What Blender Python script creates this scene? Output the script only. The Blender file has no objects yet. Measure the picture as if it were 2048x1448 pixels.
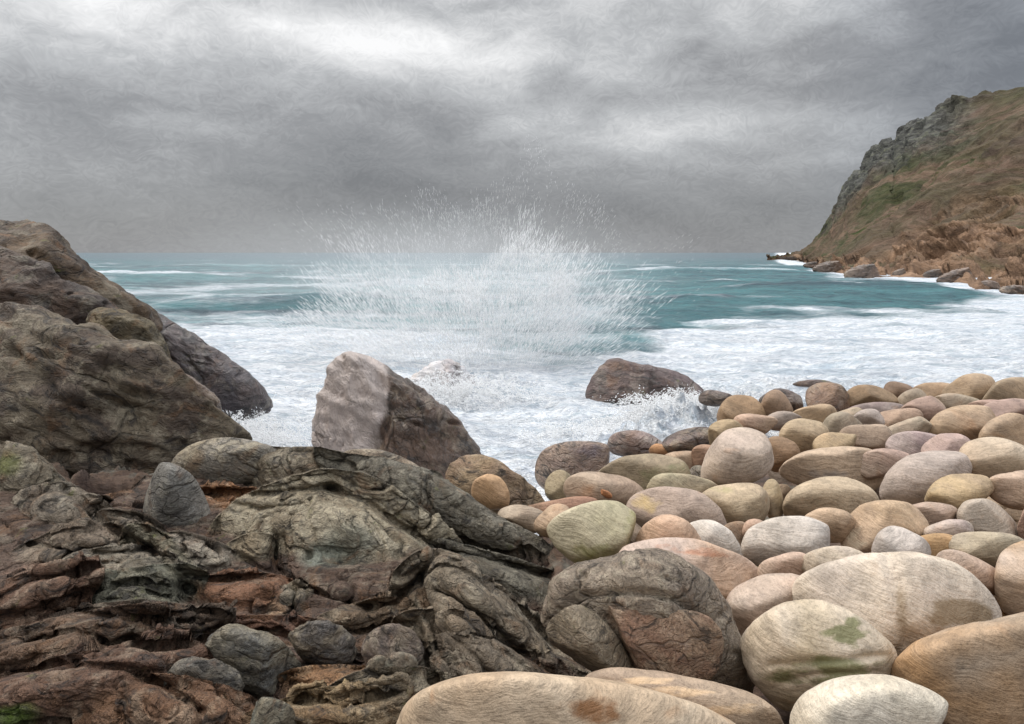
import bpy, math, random, zlib
import numpy as np
from mathutils import Matrix, Vector, Euler

random.seed(7); rng = np.random.default_rng(7)
F = 1365.0; CX = 1024.0; HZ = 505.0; H = 4.0      # focal length and horizon of the lens, eye height above the sea
sc = bpy.context.scene
col = sc.collection
pi = math.pi

# ------------------------------------------------------------------ noise
_perm = np.random.default_rng(3).permutation(256); _perm = np.concatenate([_perm, _perm, _perm])
_g = np.random.default_rng(5).normal(size=(256, 3)); _g /= np.linalg.norm(_g, axis=1)[:, None]
def noise(p):
    i = np.floor(p).astype(int); f = p - i; i &= 255
    u = f*f*f*(f*(f*6-15)+10)
    def h(a, b, c):
        k = _perm[_perm[_perm[(i[:,0]+a) & 255]+((i[:,1]+b) & 255)]+((i[:,2]+c) & 255)]
        g = _g[k]
        return g[:,0]*(f[:,0]-a)+g[:,1]*(f[:,1]-b)+g[:,2]*(f[:,2]-c)
    def lp(a, b, t): return a+(b-a)*t
    x0 = lp(lp(h(0,0,0), h(1,0,0), u[:,0]), lp(h(0,1,0), h(1,1,0), u[:,0]), u[:,1])
    x1 = lp(lp(h(0,0,1), h(1,0,1), u[:,0]), lp(h(0,1,1), h(1,1,1), u[:,0]), u[:,1])
    return lp(x0, x1, u[:,2])*1.6
def fbm(p, o=4, g=.5, l=2.03):
    a = 1.; s = 0; n = 0
    for k in range(o):
        s = s+a*noise(p+k*17.3); n += a; a *= g; p = p*l
    return s/n
def ridged(p, o=4):
    a = 1.; s = 0; n = 0
    for k in range(o):
        s = s+a*(1-np.abs(noise(p+k*11.7))*2); n += a; a *= .5; p = p*2.1
    return s/n
def cells(p, sx, sy, seed):
    q = np.stack([p[:,0]*sx, p[:,1]*sy], 1); i0 = np.floor(q).astype(int)
    d1 = np.full(len(q), 9.); d2 = d1.copy(); hgt = np.zeros(len(q)); tx = np.zeros(len(q))
    for a in (-1, 0, 1):
        for b in (-1, 0, 1):
            c = i0+[a, b]; k = _perm[_perm[(c[:,0]+seed) & 255]+(c[:,1] & 255)]
            r = _g[k]; f = c+.5+.48*r[:, :2]; e = q-f
            dd = np.hypot(e[:,0], e[:,1]); h = r[:,2]+.9*(e[:,0]*_g[(k+9)%256,0]+e[:,1]*_g[(k+9)%256,1])
            near = dd < d1; d2 = np.where(near, d1, np.minimum(d2, dd)); hgt = np.where(near, h, hgt); d1 = np.where(near, dd, d1)
    return hgt, d2-d1
def sstep(a, b, x):
    t = np.clip((x-a)/(b-a), 0, 1); return t*t*(3-2*t)

# ------------------------------------------------------------------ mesh helpers
def link(name, V, faces, mat, parent=None, loc=(0,0,0), smooth=True):
    me = bpy.data.meshes.new(name)
    V = np.asarray(V, dtype=np.float32); faces = np.asarray(faces, dtype=np.int32)
    k = faces.shape[1]
    me.vertices.add(len(V)); me.vertices.foreach_set('co', V.ravel())
    me.loops.add(faces.size); me.loops.foreach_set('vertex_index', faces.ravel())
    me.polygons.add(len(faces))
    me.polygons.foreach_set('loop_start', np.arange(0, faces.size, k, dtype=np.int32))
    me.polygons.foreach_set('loop_total', np.full(len(faces), k, dtype=np.int32))
    me.update(calc_edges=True); me.validate()
    if smooth: me.shade_smooth()
    me.materials.append(mat)
    o = bpy.data.objects.new(name, me); col.objects.link(o); o.location = loc
    if parent: o.parent = parent
    return o
def tag(o, label=None, cat=None, group=None, kind=None):
    if label: o['label'] = label
    if cat: o['category'] = cat
    if group: o['group'] = group
    if kind: o['kind'] = kind
    return o
def grid_faces(nr, nc):
    a = np.arange(nr*nc).reshape(nr, nc)
    return np.stack([a[:-1,:-1], a[:-1,1:], a[1:,1:], a[1:,:-1]], -1).reshape(-1, 4)
def fattr(o, name, vals):
    at = o.data.attributes.new(name, 'FLOAT', 'POINT'); at.data.foreach_set('value', np.asarray(vals, dtype=np.float32))
_ico = {}
def ico(n):
    if n in _ico: return _ico[n]
    import bmesh
    bm = bmesh.new(); bmesh.ops.create_icosphere(bm, subdivisions=n, radius=1)
    V = np.array([v.co[:] for v in bm.verts]); Fa = np.array([[v.index for v in f.verts] for f in bm.faces]); bm.free()
    _ico[n] = (V, Fa); return _ico[n]

# ------------------------------------------------------------------ materials
def newmat(name):
    m = bpy.data.materials.new(name); m.use_nodes = True
    nt = m.node_tree; nt.nodes.clear()
    out = nt.nodes.new('ShaderNodeOutputMaterial'); b = nt.nodes.new('ShaderNodeBsdfPrincipled')
    nt.links.new(b.outputs[0], out.inputs[0])
    return m, nt, b, out
class N:
    def __init__(s, nt): s.nt = nt
    def n(s, t, **k):
        x = s.nt.nodes.new(t)
        for a, b in k.items(): setattr(x, a, b)
        return x
    def l(s, a, b): s.nt.links.new(a, b)
    def val(s, sock, v):
        if hasattr(v, 'is_output') or isinstance(v, bpy.types.NodeSocket): s.l(v, sock)
        else: sock.default_value = v
    def math(s, op, a, b=0., c=None, clamp=False):
        x = s.n('ShaderNodeMath', operation=op, use_clamp=clamp); s.val(x.inputs[0], a); s.val(x.inputs[1], b)
        if c is not None: s.val(x.inputs[2], c)
        return x.outputs[0]
    def noise(s, vec, scale, detail=4, rough=.55, dist=0, out=0):
        x = s.n('ShaderNodeTexNoise'); s.l(vec, x.inputs['Vector']); x.inputs['Scale'].default_value = scale
        x.inputs['Detail'].default_value = detail; x.inputs['Roughness'].default_value = rough; x.inputs['Distortion'].default_value = dist
        return x.outputs[out]
    def ramp(s, v, stops):
        x = s.n('ShaderNodeValToRGB'); s.l(v, x.inputs[0]); e = x.color_ramp.elements
        while len(e) < len(stops): e.new(.5)
        for i, (p, c) in enumerate(stops):
            e[i].position = p; e[i].color = (c, c, c, 1) if isinstance(c, (int, float)) else (*c, 1)
        return x.outputs[0]
    def mix(s, f, a, b, mode='MIX'):
        x = s.n('ShaderNodeMix', data_type='RGBA', blend_type=mode); s.val(x.inputs[0], f)
        s.val(x.inputs[6], a if not isinstance(a, tuple) else (*a, 1)); s.val(x.inputs[7], b if not isinstance(b, tuple) else (*b, 1))
        return x.outputs[2]
    def map(s, vec, scale=(1,1,1), rot=(0,0,0), loc=(0,0,0)):
        x = s.n('ShaderNodeMapping'); s.l(vec, x.inputs[0]); x.inputs['Scale'].default_value = scale
        x.inputs['Rotation'].default_value = rot; x.inputs['Location'].default_value = loc
        return x.outputs[0]
    def warp(s, vec, scale, amt):
        c = s.noise(vec, scale, 2, .5, 0, 1)
        a = s.n('ShaderNodeVectorMath', operation='SUBTRACT'); s.l(c, a.inputs[0]); a.inputs[1].default_value = (.5,.5,.5)
        b = s.n('ShaderNodeVectorMath', operation='SCALE'); s.l(a.outputs[0], b.inputs[0]); b.inputs['Scale'].default_value = amt
        d = s.n('ShaderNodeVectorMath', operation='ADD'); s.l(vec, d.inputs[0]); s.l(b.outputs[0], d.inputs[1])
        return d.outputs[0]
    def bump(s, h, strength, dist, prev=None):
        x = s.n('ShaderNodeBump'); x.inputs['Strength'].default_value = strength; x.inputs['Distance'].default_value = dist
        s.l(h, x.inputs['Height'])
        if prev: s.l(prev, x.inputs['Normal'])
        return x.outputs[0]

def stone_mat(name, rough_kind, vcol=False):
    m, nt, b, out = newmat(name); k = N(nt)
    tc = k.n('ShaderNodeTexCoord'); oi = k.n('ShaderNodeObjectInfo')
    ad = k.n('ShaderNodeVectorMath', operation='ADD'); k.l(tc.outputs['Object'], ad.inputs[0])
    sc_ = k.n('ShaderNodeVectorMath', operation='SCALE'); cb = k.n('ShaderNodeCombineXYZ')
    for i in range(3): k.l(oi.outputs['Random'], cb.inputs[i])
    k.l(cb.outputs[0], sc_.inputs[0]); sc_.inputs['Scale'].default_value = 37.; k.l(sc_.outputs[0], ad.inputs[1])
    v = ad.outputs[0]
    t1 = k.n('ShaderNodeAttribute', attribute_type='OBJECT', attribute_name='tint').outputs['Color']
    t2 = k.n('ShaderNodeAttribute', attribute_type='OBJECT', attribute_name='tint2').outputs['Color']
    if vcol:
        t1 = k.n('ShaderNodeAttribute', attribute_name='rock_colour').outputs['Color']; t2 = k.mix(1., t1, (.70,.66,.62), 'MULTIPLY')
    if rough_kind:
        big = k.ramp(k.noise(v, .9, 4, .6, .6), [(.42, 0.), (.58, 1.)])
    else:
        big = k.ramp(k.noise(v, .55, 3, .5, .5), [(.36, 0.), (.66, 1.)])
    c = k.mix(big, t1, t2)
    # mineral grain: fine streaks that wander over the stone
    w = k.warp(v, 1.1, 1.0 if rough_kind else .45)
    st = k.noise(k.map(w, (2.2, 2.2, 13.) if rough_kind else (1.6, 1.6, 17.)), 1.2, 3, .6, .9 if rough_kind else .5)
    c = k.mix(1., c, k.ramp(st, [(.30, .74), (.5, 1.0), (.68, 1.20)] if rough_kind else [(.30, .84), (.5, 1.0), (.68, 1.12)]), 'MULTIPLY')
    if not rough_kind:
        fl = k.ramp(k.noise(v, 24, 3, .7), [(.34, .72), (.46, 1.), (.62, 1.), (.72, 1.18)])
        c = k.mix(1., c, fl, 'MULTIPLY')
        mo = k.ramp(k.noise(k.map(v, loc=(7,7,1)), 1.6, 5, .65, .4), [(.35, .74), (.55, 1.05)])
        c = k.mix(1., c, mo, 'MULTIPLY')
    c = k.mix(1., c, k.ramp(k.noise(v, 7, 5, .7), [(.3, .84), (.7, 1.12)]), 'MULTIPLY')
    if rough_kind:
        lich = k.ramp(k.noise(v, 2.3, 5, .65, .3), [(.52, 0.), (.62, 1.)])
        lc = k.mix(.45, k.mix(1., t1, (1.6,1.6,1.6), 'MULTIPLY'), (.33,.295,.22))
        c = k.mix(k.math('MULTIPLY', lich, .65), c, lc)
        rust = k.ramp(k.noise(k.map(v, loc=(9,4,2)), 1.5, 4, .6, .8), [(.56, 0.), (.70, 1.)])
        c = k.mix(k.math('MULTIPLY', rust, .55), c, (.20, .10, .045))
        moss = k.ramp(k.noise(k.map(v, loc=(3,14,7)), 2.6, 4, .6, .4), [(.66, 0.), (.73, 1.)])
        c = k.mix(k.math('MULTIPLY', moss, .5), c, (.13, .14, .03))
        blk = k.ramp(k.noise(k.map(w, (1,1,3.2), loc=(5,1,8)), 1.6, 6, .7, .4), [(.37, 1.), (.47, 0.)])
        c = k.mix(k.math('MULTIPLY', blk, .8), c, (.030, .025, .022))
    else:
        spot = k.ramp(k.noise(k.map(v, loc=(3,14,7)), 1.4, 3, .5, .5), [(.64, 0.), (.76, 1.)])
        c = k.mix(k.math('MULTIPLY', spot, .35), c, (.42, .20, .08))
        blk = k.ramp(k.noise(k.map(v, loc=(1,5,2)), 1.3, 4, .6, .5), [(.28, 1.), (.38, 0.)])
        c = k.mix(k.math('MULTIPLY', blk, .35), c, (.16, .13, .10))
    if rough_kind:
        vo = k.n('ShaderNodeTexVoronoi', feature='DISTANCE_TO_EDGE'); k.l(k.map(k.warp(v, 1.6, .55), (1., 1., 1.7), rot=(.2,.35,.4)), vo.inputs['Vector']); vo.inputs['Scale'].default_value = .42
        vo2 = k.n('ShaderNodeTexVoronoi', feature='DISTANCE_TO_EDGE'); k.l(k.map(k.warp(v, 3., .3), (1., 1., 2.2), rot=(.1,.5,.9)), vo2.inputs['Vector']); vo2.inputs['Scale'].default_value = 2.2
        thin = k.ramp(k.noise(k.map(v, loc=(2,2,6)), .9, 3, .5), [(.42, 0.), (.56, 1.)])
        j1 = k.ramp(vo.outputs['Distance'], [(.0, 1.), (.022, 0.)])
        j2 = k.math('MULTIPLY', k.ramp(vo2.outputs['Distance'], [(.0, 1.), (.045, 0.)]), thin)
        jj = k.math('MAXIMUM', k.math('MULTIPLY', k.math('MULTIPLY', j1, k.math('MULTIPLY_ADD', thin, .75, .0)), .9), k.math('MULTIPLY', k.math('MULTIPLY', j2, thin), .22))
        c = k.mix(k.math('MULTIPLY', jj, .7), c, (.03,.025,.02))
        sp_ = k.ramp(k.noise(v, 15, 4, .75), [(.30, .62), (.48, 1.), (.60, 1.), (.70, 1.55)])
        c = k.mix(1., c, sp_, 'MULTIPLY')
    # moss, rust and vein patches, and painted spray haze, given per vertex
    at = k.n('ShaderNodeAttribute', attribute_name='stain'); 
    s2 = k.n('ShaderNodeAttribute', attribute_type='OBJECT', attribute_name='stain_or_haze_tint').outputs['Color']
    sm = k.math('MULTIPLY', k.math('MULTIPLY', k.math('ADD', at.outputs['Fac'], k.math('MULTIPLY_ADD', k.noise(v, 3.4, 6, .7), 1.3, -1.0)), 1.7, clamp=True), .85)
    c = k.mix(sm, c, s2)
    k.l(c, b.inputs['Base Color'])
    b.inputs['Roughness'].default_value = .72 if rough_kind else .62
    b.inputs['Specular IOR Level'].default_value = .3
    bp = k.bump(st, .55 if rough_kind else .24, .05)
    bp = k.bump(k.noise(v, 3.0 if rough_kind else 2.0, 6, .65), .8 if rough_kind else .3, .10, bp)
    if rough_kind:
        bp = k.bump(k.noise(k.map(w, (1.2, 1.2, 4.)), 2.2, 5, .7, .5), .7, .12, bp)
    if rough_kind:
        bp = k.bump(k.math('SUBTRACT', 1., jj), .7, .08, bp)
    k.l(bp, b.inputs['Normal'])
    return m
M_SM = stone_mat('smooth_granite', False)
M_RO = stone_mat('lichened_granite', True)
M_WET = stone_mat('wet_rock', True); M_WET.node_tree.nodes['Principled BSDF'].inputs['Roughness'].default_value = .36; M_WET.node_tree.nodes['Principled BSDF'].inputs['Specular IOR Level'].default_value = .5
M_BED = stone_mat('bedrock_granite', True, True)

# ------------------------------------------------------------------ terrain of the shore
def water_y(x):
    return np.interp(x, [-60, -12, -9, -6, -4, -1.5, 0., 4.3, 15.5, 40, 90], [30, 19, 16, 12.5, 9.0, 8.6, 10.2, 15.6, 20.4, 29, 48])
def ground_z(x, y):
    yw = water_y(x)
    beach = 2.33*(1-(y-2.3)/(yw-2.3))
    edge = .15+np.clip((y-3)*.16, -.3, .5)
    plat = 2.36-.06*(y-2.3)
    plat = plat - np.clip(y-5.3, 0, None)*1.0*sstep(-2.9, -1.9, x) - np.clip(y-6.8, 0, None)*.5*sstep(-1.9, -2.9, x)
    plat = plat + np.clip(-x-1.8, 0, None)*.18*np.clip((y-3)/3, 0, 1)
    k = sstep(edge-.15, edge+.25, x)
    z = plat*(1-k)+np.minimum(beach, 3.0)*k
    return np.maximum(z, -3.)
def ray(px, py):
    return (px-CX)/F, (HZ-py)/F
def hit(px, py):
    dx, dz = ray(px, py)
    ys = np.arange(1.6, 60, .02)
    d = H+dz*ys-ground_z(dx*ys, ys)
    k = np.argmax(d < 0) if (d < 0).any() else len(ys)-1
    return ys[k]

# ------------------------------------------------------------------ rocks
def outline(shape):
    s = shape
    if len(s) in (4, 5) and not hasattr(s[0], '__len__'):
        cx, cy, rx, ry = s[:4]; rot = math.radians(s[4]) if len(s) == 5 else 0
        t = np.linspace(0, 2*pi, 24, endpoint=False)
        e = random.uniform(.86, 1.0)
        h = 1+.06*np.sin(2*t+random.uniform(0,6))+.07*np.sin(3*t+random.uniform(0,6))+.03*np.sin(4*t+random.uniform(0,6))
        x = rx*np.sign(np.cos(t))*np.abs(np.cos(t))**e*h; y = ry*np.sign(np.sin(t))*np.abs(np.sin(t))**e*h
        return np.stack([cx+x*math.cos(rot)+y*math.sin(rot), cy-x*math.sin(rot)+y*math.cos(rot)], 1)
    P = np.array(s, float)
    for _ in range(2):                                   # Chaikin, keeping most of the outline
        Q = np.roll(P, -1, 0); P = np.stack([P*.8+Q*.2, P*.2+Q*.8], 1).reshape(-1, 2)
    return P
BG_ = 'rounded boulders of the beach'
def rock(name, label, shape, tint, tint2=None, Y=None, rough=0, thick=.85, amp=None, sub=None, planes=(), grooves=(),
         kk=.55, stain=None, cat='boulder', group=None, tilt=None, n=2.3, bury=None, mat=None):
    global rng
    rng = np.random.default_rng(zlib.crc32((label or name).encode())+len(col.objects)*(label or 'wedged deep').count('wedged deep'))
    st0 = random.getstate(); random.seed(int(rng.integers(1<<30)))
    P = outline(shape)
    sc0 = 1.0 if Y and Y > 60 else 1.22 if (rough and not hasattr(shape[0], '__len__')) else (1.10 if rough else (1.12 if not hasattr(shape[0], '__len__') else 1.06)); pc = P.mean(0); P = pc+(P-pc)*sc0
    c = (P.min(0)+P.max(0))/2*.5+P.mean(0)*.5
    if Y is None:
        Y = hit(c[0], c[1]+(P[:,1].max()-c[1])*kk)
    Q = P-c
    L = np.linalg.cholesky(np.cov(Q.T)+np.eye(2)*1e-6); W = np.linalg.inv(L)
    q = Q@W.T
    th = np.arctan2(q[:,1], q[:,0]); r = np.hypot(q[:,0], q[:,1]); o = np.argsort(th); th = th[o]; r = r[o]
    size = math.sqrt(abs(np.linalg.det(L)))*1.45         # mean radius in px
    if sub is None: sub = 6 if size > 105 else (5 if size > 34 else 4)
    if not rough and n == 2.3: n = random.choice([2.0, 2.2, 2.5, 3.0])
    hard = random.random() < .4
    D, Fa = ico(sub)
    a, b_, cc = D[:,0], D[:,1], D[:,2]
    sp = np.sqrt(np.clip(1-np.abs(cc)**n, 0, 1)) if n != 2 else np.hypot(a, b_)
    sp = np.clip(1-np.abs(cc)**n, 0, 1)**(1/n)
    ang = np.arctan2(b_, a)
    rr = np.interp(ang, th, r, period=2*pi)
    q2 = np.stack([rr*sp*np.cos(ang), rr*sp*np.sin(ang)], 1)@L.T
    evL = np.sqrt(np.linalg.eigvalsh(L@L.T))*1.45
    T = thick*(evL[0]*.65+size*.35)*Y/F                  # half thickness along the view, metres
    px = c[0]+q2[:,0]; py = c[1]+q2[:,1]
    dep = Y-cc*T
    X = np.stack([(px-CX)/F*dep, dep, H+(HZ-py)/F*dep], 1)
    C0 = np.array([(c[0]-CX)/F*Y, Y, H+(HZ-c[1])/F*Y])
    S = Y/F*100                                          # grain unit
    R_ = size*Y/F
    seed = rng.uniform(0, 99, 3)
    rel = X-C0
    if rough:
        pl = list(planes)
        for i in range(0 if name == 'sea_stack' else (6 if rough > 1 else 3)):
            v = rng.normal(size=3)*np.array([.8,1,.8]); v[1] = -abs(v[1])-.35; pl.append((v[0], v[1], v[2], rng.uniform(.58, .86)))
    else: pl = list(planes)
    if not rough and len(pl) < 3:
        for i in range(4):
            v = rng.normal(size=3); v[1] = -abs(v[1])-.3; pl.append((*v, rng.uniform(.55, .86)))
    for (nx, ny, nz, hh) in pl:
        v = np.array([nx, ny, nz], float); v /= np.linalg.norm(v)
        d = rel@v; hm = np.percentile(d, 99)*hh
        over = np.clip(d-hm, 0, None); soft = (.12 if rough else (.14 if hard else .28))*R_
        keep = soft*(1-np.exp(-over/soft))*.6 + over*.06
        rel = rel-np.outer(over-keep, v)
    u = rel/R_
    nn = rel/np.maximum(np.linalg.norm(rel, axis=1), 1e-6)[:, None]
    if amp is None: amp = (.17, .06)[0 if rough else 1]
    dsp = amp*fbm(u*1.1+seed, 3)*.8
    if rough:
        us = u@np.array([[1, .1, .35],[0, 1, 0],[-.35, 0, 1.]])*np.array([1, 1, 2.1])
        dsp = dsp + amp*.75*(ridged(us*1.5+seed, 5)-.55)
        dsp = dsp - amp*.55*sstep(.80, .97, ridged(us*1.1+seed+9, 2))
        dsp = dsp + amp*.25*fbm(u*6+seed, 4)
    else:
        dsp = dsp + .008*fbm(u*5+seed, 3)
    rel = rel+nn*(dsp*R_)[:, None]
    # grooves: cracks given as polylines seen on the stone (px, width px, depth px)
    X = C0+rel
    for (line, wd, dp) in grooves:
        pxx = CX+X[:,0]/X[:,1]*F; pyy = HZ-(X[:,2]-H)/X[:,1]*F
        wob = noise(np.stack([pxx/22, pyy/22, pxx*0+seed[0]], 1))*wd*.6
        d = np.full(len(X), 1e9)
        ln = np.array(line, float)
        for p0, p1 in zip(ln[:-1], ln[1:]):
            e = p1-p0; t = np.clip(((pxx-p0[0])*e[0]+(pyy-p0[1])*e[1])/(e@e), 0, 1)
            d = np.minimum(d, np.hypot(pxx-p0[0]-t*e[0], pyy-p0[1]-t*e[1]))
        k = np.exp(-((d+wob)/wd)**2)*(X[:,1] < Y+.1*T)
        X = X+nn*(-k*dp*Y/F)[:, None]
    e = Euler(tilt if tilt else (random.uniform(-.35,.35), random.uniform(-.45,.45), random.uniform(-pi,pi)))
    Rm = np.array(e.to_matrix())
    base = C0+np.array([0,0,rel[:,2].min()])
    loc = (X-base)@Rm/S
    o = link(name, loc, Fa, mat or (M_RO if rough else M_SM), loc=tuple(base))
    o.rotation_euler = e; o.scale = (S, S, S)
    tint2 = tint2 or tuple(min(1, t*random.uniform(.72, .92)) for t in tint)
    q_ = .93 if not rough else 1.12
    if group == BG_ or cat == 'cobble':
        def wm(t):
            g_ = sum(t)/3; a_ = np.array(t)*.80+np.array((g_*1.17, g_*1.0, g_*.78))*.20; return tuple(a_*np.array((1.03,.965,.915)))
        tint = wm(tint); tint2 = wm(tint2)
    tint = [t*q_ for t in tint]; tint2 = [t*q_ for t in tint2]
    if rough and cat == 'rock' and group == 'broken rocks of the outcrop': tint = (tint[0]*1.08, tint[1], tint[2]*.88)
    o['tint'] = tuple(float(t) for t in tint); o['tint2'] = tuple(float(t) for t in tint2)
    st = np.zeros(len(X)); stt = (.12,.12,.04)
    if stain:
        pxx = CX+X[:,0]/X[:,1]*F; pyy = HZ-(X[:,2]-H)/X[:,1]*F
        stt = stain[0]
        for (sx, sy, srx, sry, sa) in stain[1]:
            fq = np.stack([pxx/srx, pyy/sry, 0*pxx+seed[1]], 1); f1 = fbm(fq*.9, 4)*1.1; f2 = fbm(fq*.9+31, 4)*1.1
            st = np.maximum(st, sa*sstep(1.5, .35, np.hypot((pxx-sx)/srx+f1, (pyy-sy)/sry+f2)))
    o['stain_or_haze_tint'] = tuple(float(t) for t in stt)
    fattr(o, 'stain', st)
    if name in ('sea_stack', 'sea_rock') or (label and ('wet' in label.split() or 'awash' in label)): o.data.materials[0] = M_WET
    tag(o, label, cat, group)
    random.setstate(st0)
    return o

tan=(.50,.375,.25); ochre=(.50,.31,.14); pale=(.60,.54,.46); white=(.66,.63,.59); grey=(.47,.45,.43); mauve=(.46,.375,.30)
peach=(.58,.39,.27); orange=(.52,.26,.11); brown=(.27,.17,.10); dark=(.075,.062,.055); olive=(.31,.26,.15); green=(.40,.39,.26)
wet=(.17,.12,.11); sand=(.46,.36,.26); lich=(.25,.22,.17); lichg=(.20,.20,.16); rust=(.19,.09,.05); umber=(.13,.095,.07); red=(.24,.09,.05)
moss=(.12,.12,.045)
BG = 'rounded boulders of the beach'; OG = 'broken rocks of the outcrop'
def B(label, shape, t, t2=None, **k):
    k.setdefault('group', BG); rock('boulder', label, shape, t, t2, **k)
def O(label, shape, t, t2=None, **k):
    k.setdefault('rough', 1); k.setdefault('group', OG); k.setdefault('cat', 'rock'); rock('outcrop_rock', label, shape, t, t2, **k)

exec_rocks = True
# --- near beach
B('huge smooth tan boulder with a dark rusty blotch, at the bottom edge under the outcrop', [(800,1448),(830,1403),(880,1370),(960,1352),(1060,1350),(1180,1360),(1300,1383),(1400,1418),(1480,1470),(1500,1560),(1150,1650),(850,1600),(780,1520)], tan, (.55,.45,.33), Y=2.25, thick=.6, stain=((.19,.075,.02),[(1190,1420,55,26,.95),(1150,1412,60,14,.5)]))
B('long brown boulder with a peach vein, just behind the huge tan boulder', [(1165,1375),(1190,1348),(1250,1336),(1400,1360),(1500,1385),(1550,1420),(1568,1480),(1400,1540),(1250,1450)], (.36,.27,.20), sand, Y=2.52, thick=.5, stain=((.66,.46,.28),[(1290,1362,60,9,.9),(1370,1385,70,11,.9),(1450,1420,60,12,.9)]))
B('smooth white oval boulder cut off by the bottom edge', (1745,1468,152,106,-3), (.68,.65,.56), (.62,.57,.46), Y=2.35)
B('large orange brown boulder in the bottom right corner', [(1785,1335),(1830,1290),(1900,1262),(2000,1240),(2100,1222),(2230,1300),(2230,1490),(2000,1540),(1880,1450),(1805,1395)], (.46,.29,.15), (.40,.32,.24), Y=2.75, thick=.7)
B('large pale grey and cream boulder with a brown patch on its right end', [(1585,1205),(1600,1163),(1650,1132),(1740,1110),(1830,1108),(1900,1128),(1970,1175),(2003,1222),(1990,1262),(1900,1290),(1830,1310),(1790,1340),(1700,1350),(1620,1290)], (.56,.50,.44), (.64,.57,.47), Y=3.25, thick=.75, amp=.07,
  grooves=[([(1775,1110),(1790,1170),(1795,1230),(1812,1280)],16,9)], stain=((.24,.17,.10),[(1915,1225,70,32,1.4),(1800,1240,16,90,.7)]), planes=[(-.6,-1,.3,.7),(.7,-1,.3,.7)])
B('cream block with green mossy ledges in front of the pale split boulder', [(1485,1290),(1500,1252),(1560,1212),(1640,1203),(1720,1240),(1778,1290),(1787,1330),(1772,1368),(1680,1385),(1610,1420),(1560,1412),(1510,1360)], (.60,.53,.43), (.50,.42,.29), Y=2.85, thick=.8, amp=.09, n=2.8, planes=[(-.2,-1,-.5,.7),(.2,-.7,.7,.72),(-.9,-.4,.1,.8)],
  grooves=[([(1540,1330),(1620,1325),(1690,1320),(1770,1310)],7,12),([(1560,1365),(1640,1350),(1760,1345)],6,8)], stain=((.15,.15,.06),[(1695,1265,42,26,1.3),(1680,1335,90,20,1.1),(1570,1350,50,14,.9),(1650,1362,60,14,.9)]))
B('rounded grey boulder split by a dark curved crack, at the foot of the outcrop', [(1100,1245),(1112,1190),(1130,1152),(1200,1128),(1300,1106),(1365,1128),(1425,1180),(1460,1260),(1490,1340),(1495,1400),(1400,1400),(1300,1370),(1200,1350),(1120,1300)], (.33,.28,.22), (.25,.21,.17), Y=3.02, thick=.7, rough=1, amp=.07,
  grooves=[([(1130,1215),(1170,1190),(1260,1180),(1350,1195),(1400,1225),(1440,1300)],7,16),([(1165,1150),(1140,1195),(1125,1230)],6,12)])
B('flat faced reddish brown slab set in the split grey boulder', [(1198,1228),(1260,1218),(1340,1220),(1405,1232),(1436,1262),(1440,1300),(1418,1352),(1360,1366),(1280,1345),(1238,1300)], (.37,.26,.18), (.31,.18,.12), Y=2.80, thick=.38, n=4.5, rough=1, planes=[(0,-1,.35,.75)], amp=.05, stain=((.5,.36,.28),[(1375,1290,30,20,.6)]))
B('small grey wedge shaped stone against the reddish slab', [(1090,1268),(1118,1228),(1160,1210),(1200,1232),(1240,1290),(1262,1340),(1200,1335),(1150,1300)], (.33,.28,.21), (.24,.20,.14), Y=2.78, rough=1, amp=.06, planes=[(.6,-.7,.2,.6),(-.5,-.8,.4,.6)])
B('rose and grey rounded boulder left of the pale split boulder', [(1450,1225),(1463,1182),(1520,1150),(1590,1148),(1628,1178),(1615,1230),(1560,1270),(1500,1300),(1462,1285)], (.54,.40,.32), (.46,.40,.34), Y=3.4)
B('long orange pink boulder with grey streaks above the split grey one', [(1238,1125),(1255,1092),(1330,1078),(1400,1083),(1480,1113),(1535,1147),(1530,1200),(1460,1220),(1380,1190),(1300,1150)], (.58,.40,.28), (.50,.40,.35), Y=3.95, thick=.8, stain=((.45,.19,.10),[(1420,1105,60,12,.8),(1330,1095,50,10,.5)]))
B('peach rounded boulder with a low peak, right of the green boulder', [(1265,1095),(1288,1050),(1330,1029),(1372,1040),(1402,1080),(1405,1120),(1300,1125)], peach, (.48,.37,.28), Y=4.3)
B('white smooth boulder behind the peach peaked one', [(1365,1062),(1385,1045),(1425,1041),(1462,1062),(1484,1105),(1480,1140),(1400,1130)], (.58,.56,.52), white, Y=4.55)
B('small brown stone tucked behind the white smooth boulder', (1465,1078,26,34,-30), mauve, brown, Y=4.85)
B('big green tinged boulder at the foot of the long ridge', [(1093,1062),(1120,1030),(1180,1004),(1240,1002),(1272,1025),(1284,1062),(1268,1105),(1215,1140),(1150,1125)], (.50,.46,.33), (.40,.38,.24), Y=4.35, stain=((.20,.19,.05),[(1190,1110,80,34,.8),(1262,1050,20,45,.6)]))
B('broad mauve brown boulder with a yellow end behind the green boulder', [(1250,1015),(1272,985),(1330,973),(1400,985),(1442,1020),(1450,1065),(1390,1080),(1300,1065)], (.43,.34,.28), (.36,.28,.24), Y=5.15, stain=((.52,.37,.17),[(1290,1010,34,20,.8)]))
B('tan boulder with a green cast below the tall egg shaped one', [(1395,1000),(1420,978),(1470,968),(1510,969),(1533,985),(1537,1022),(1512,1056),(1470,1068),(1415,1045)], (.48,.39,.26), (.42,.33,.23), Y=5.45, stain=((.30,.27,.12),[(1450,980,40,10,.6)]))
B('slim upright stone standing between two tan boulders', (1547,1005,18,42,8), (.36,.29,.18), sand, Y=5.6)
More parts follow.
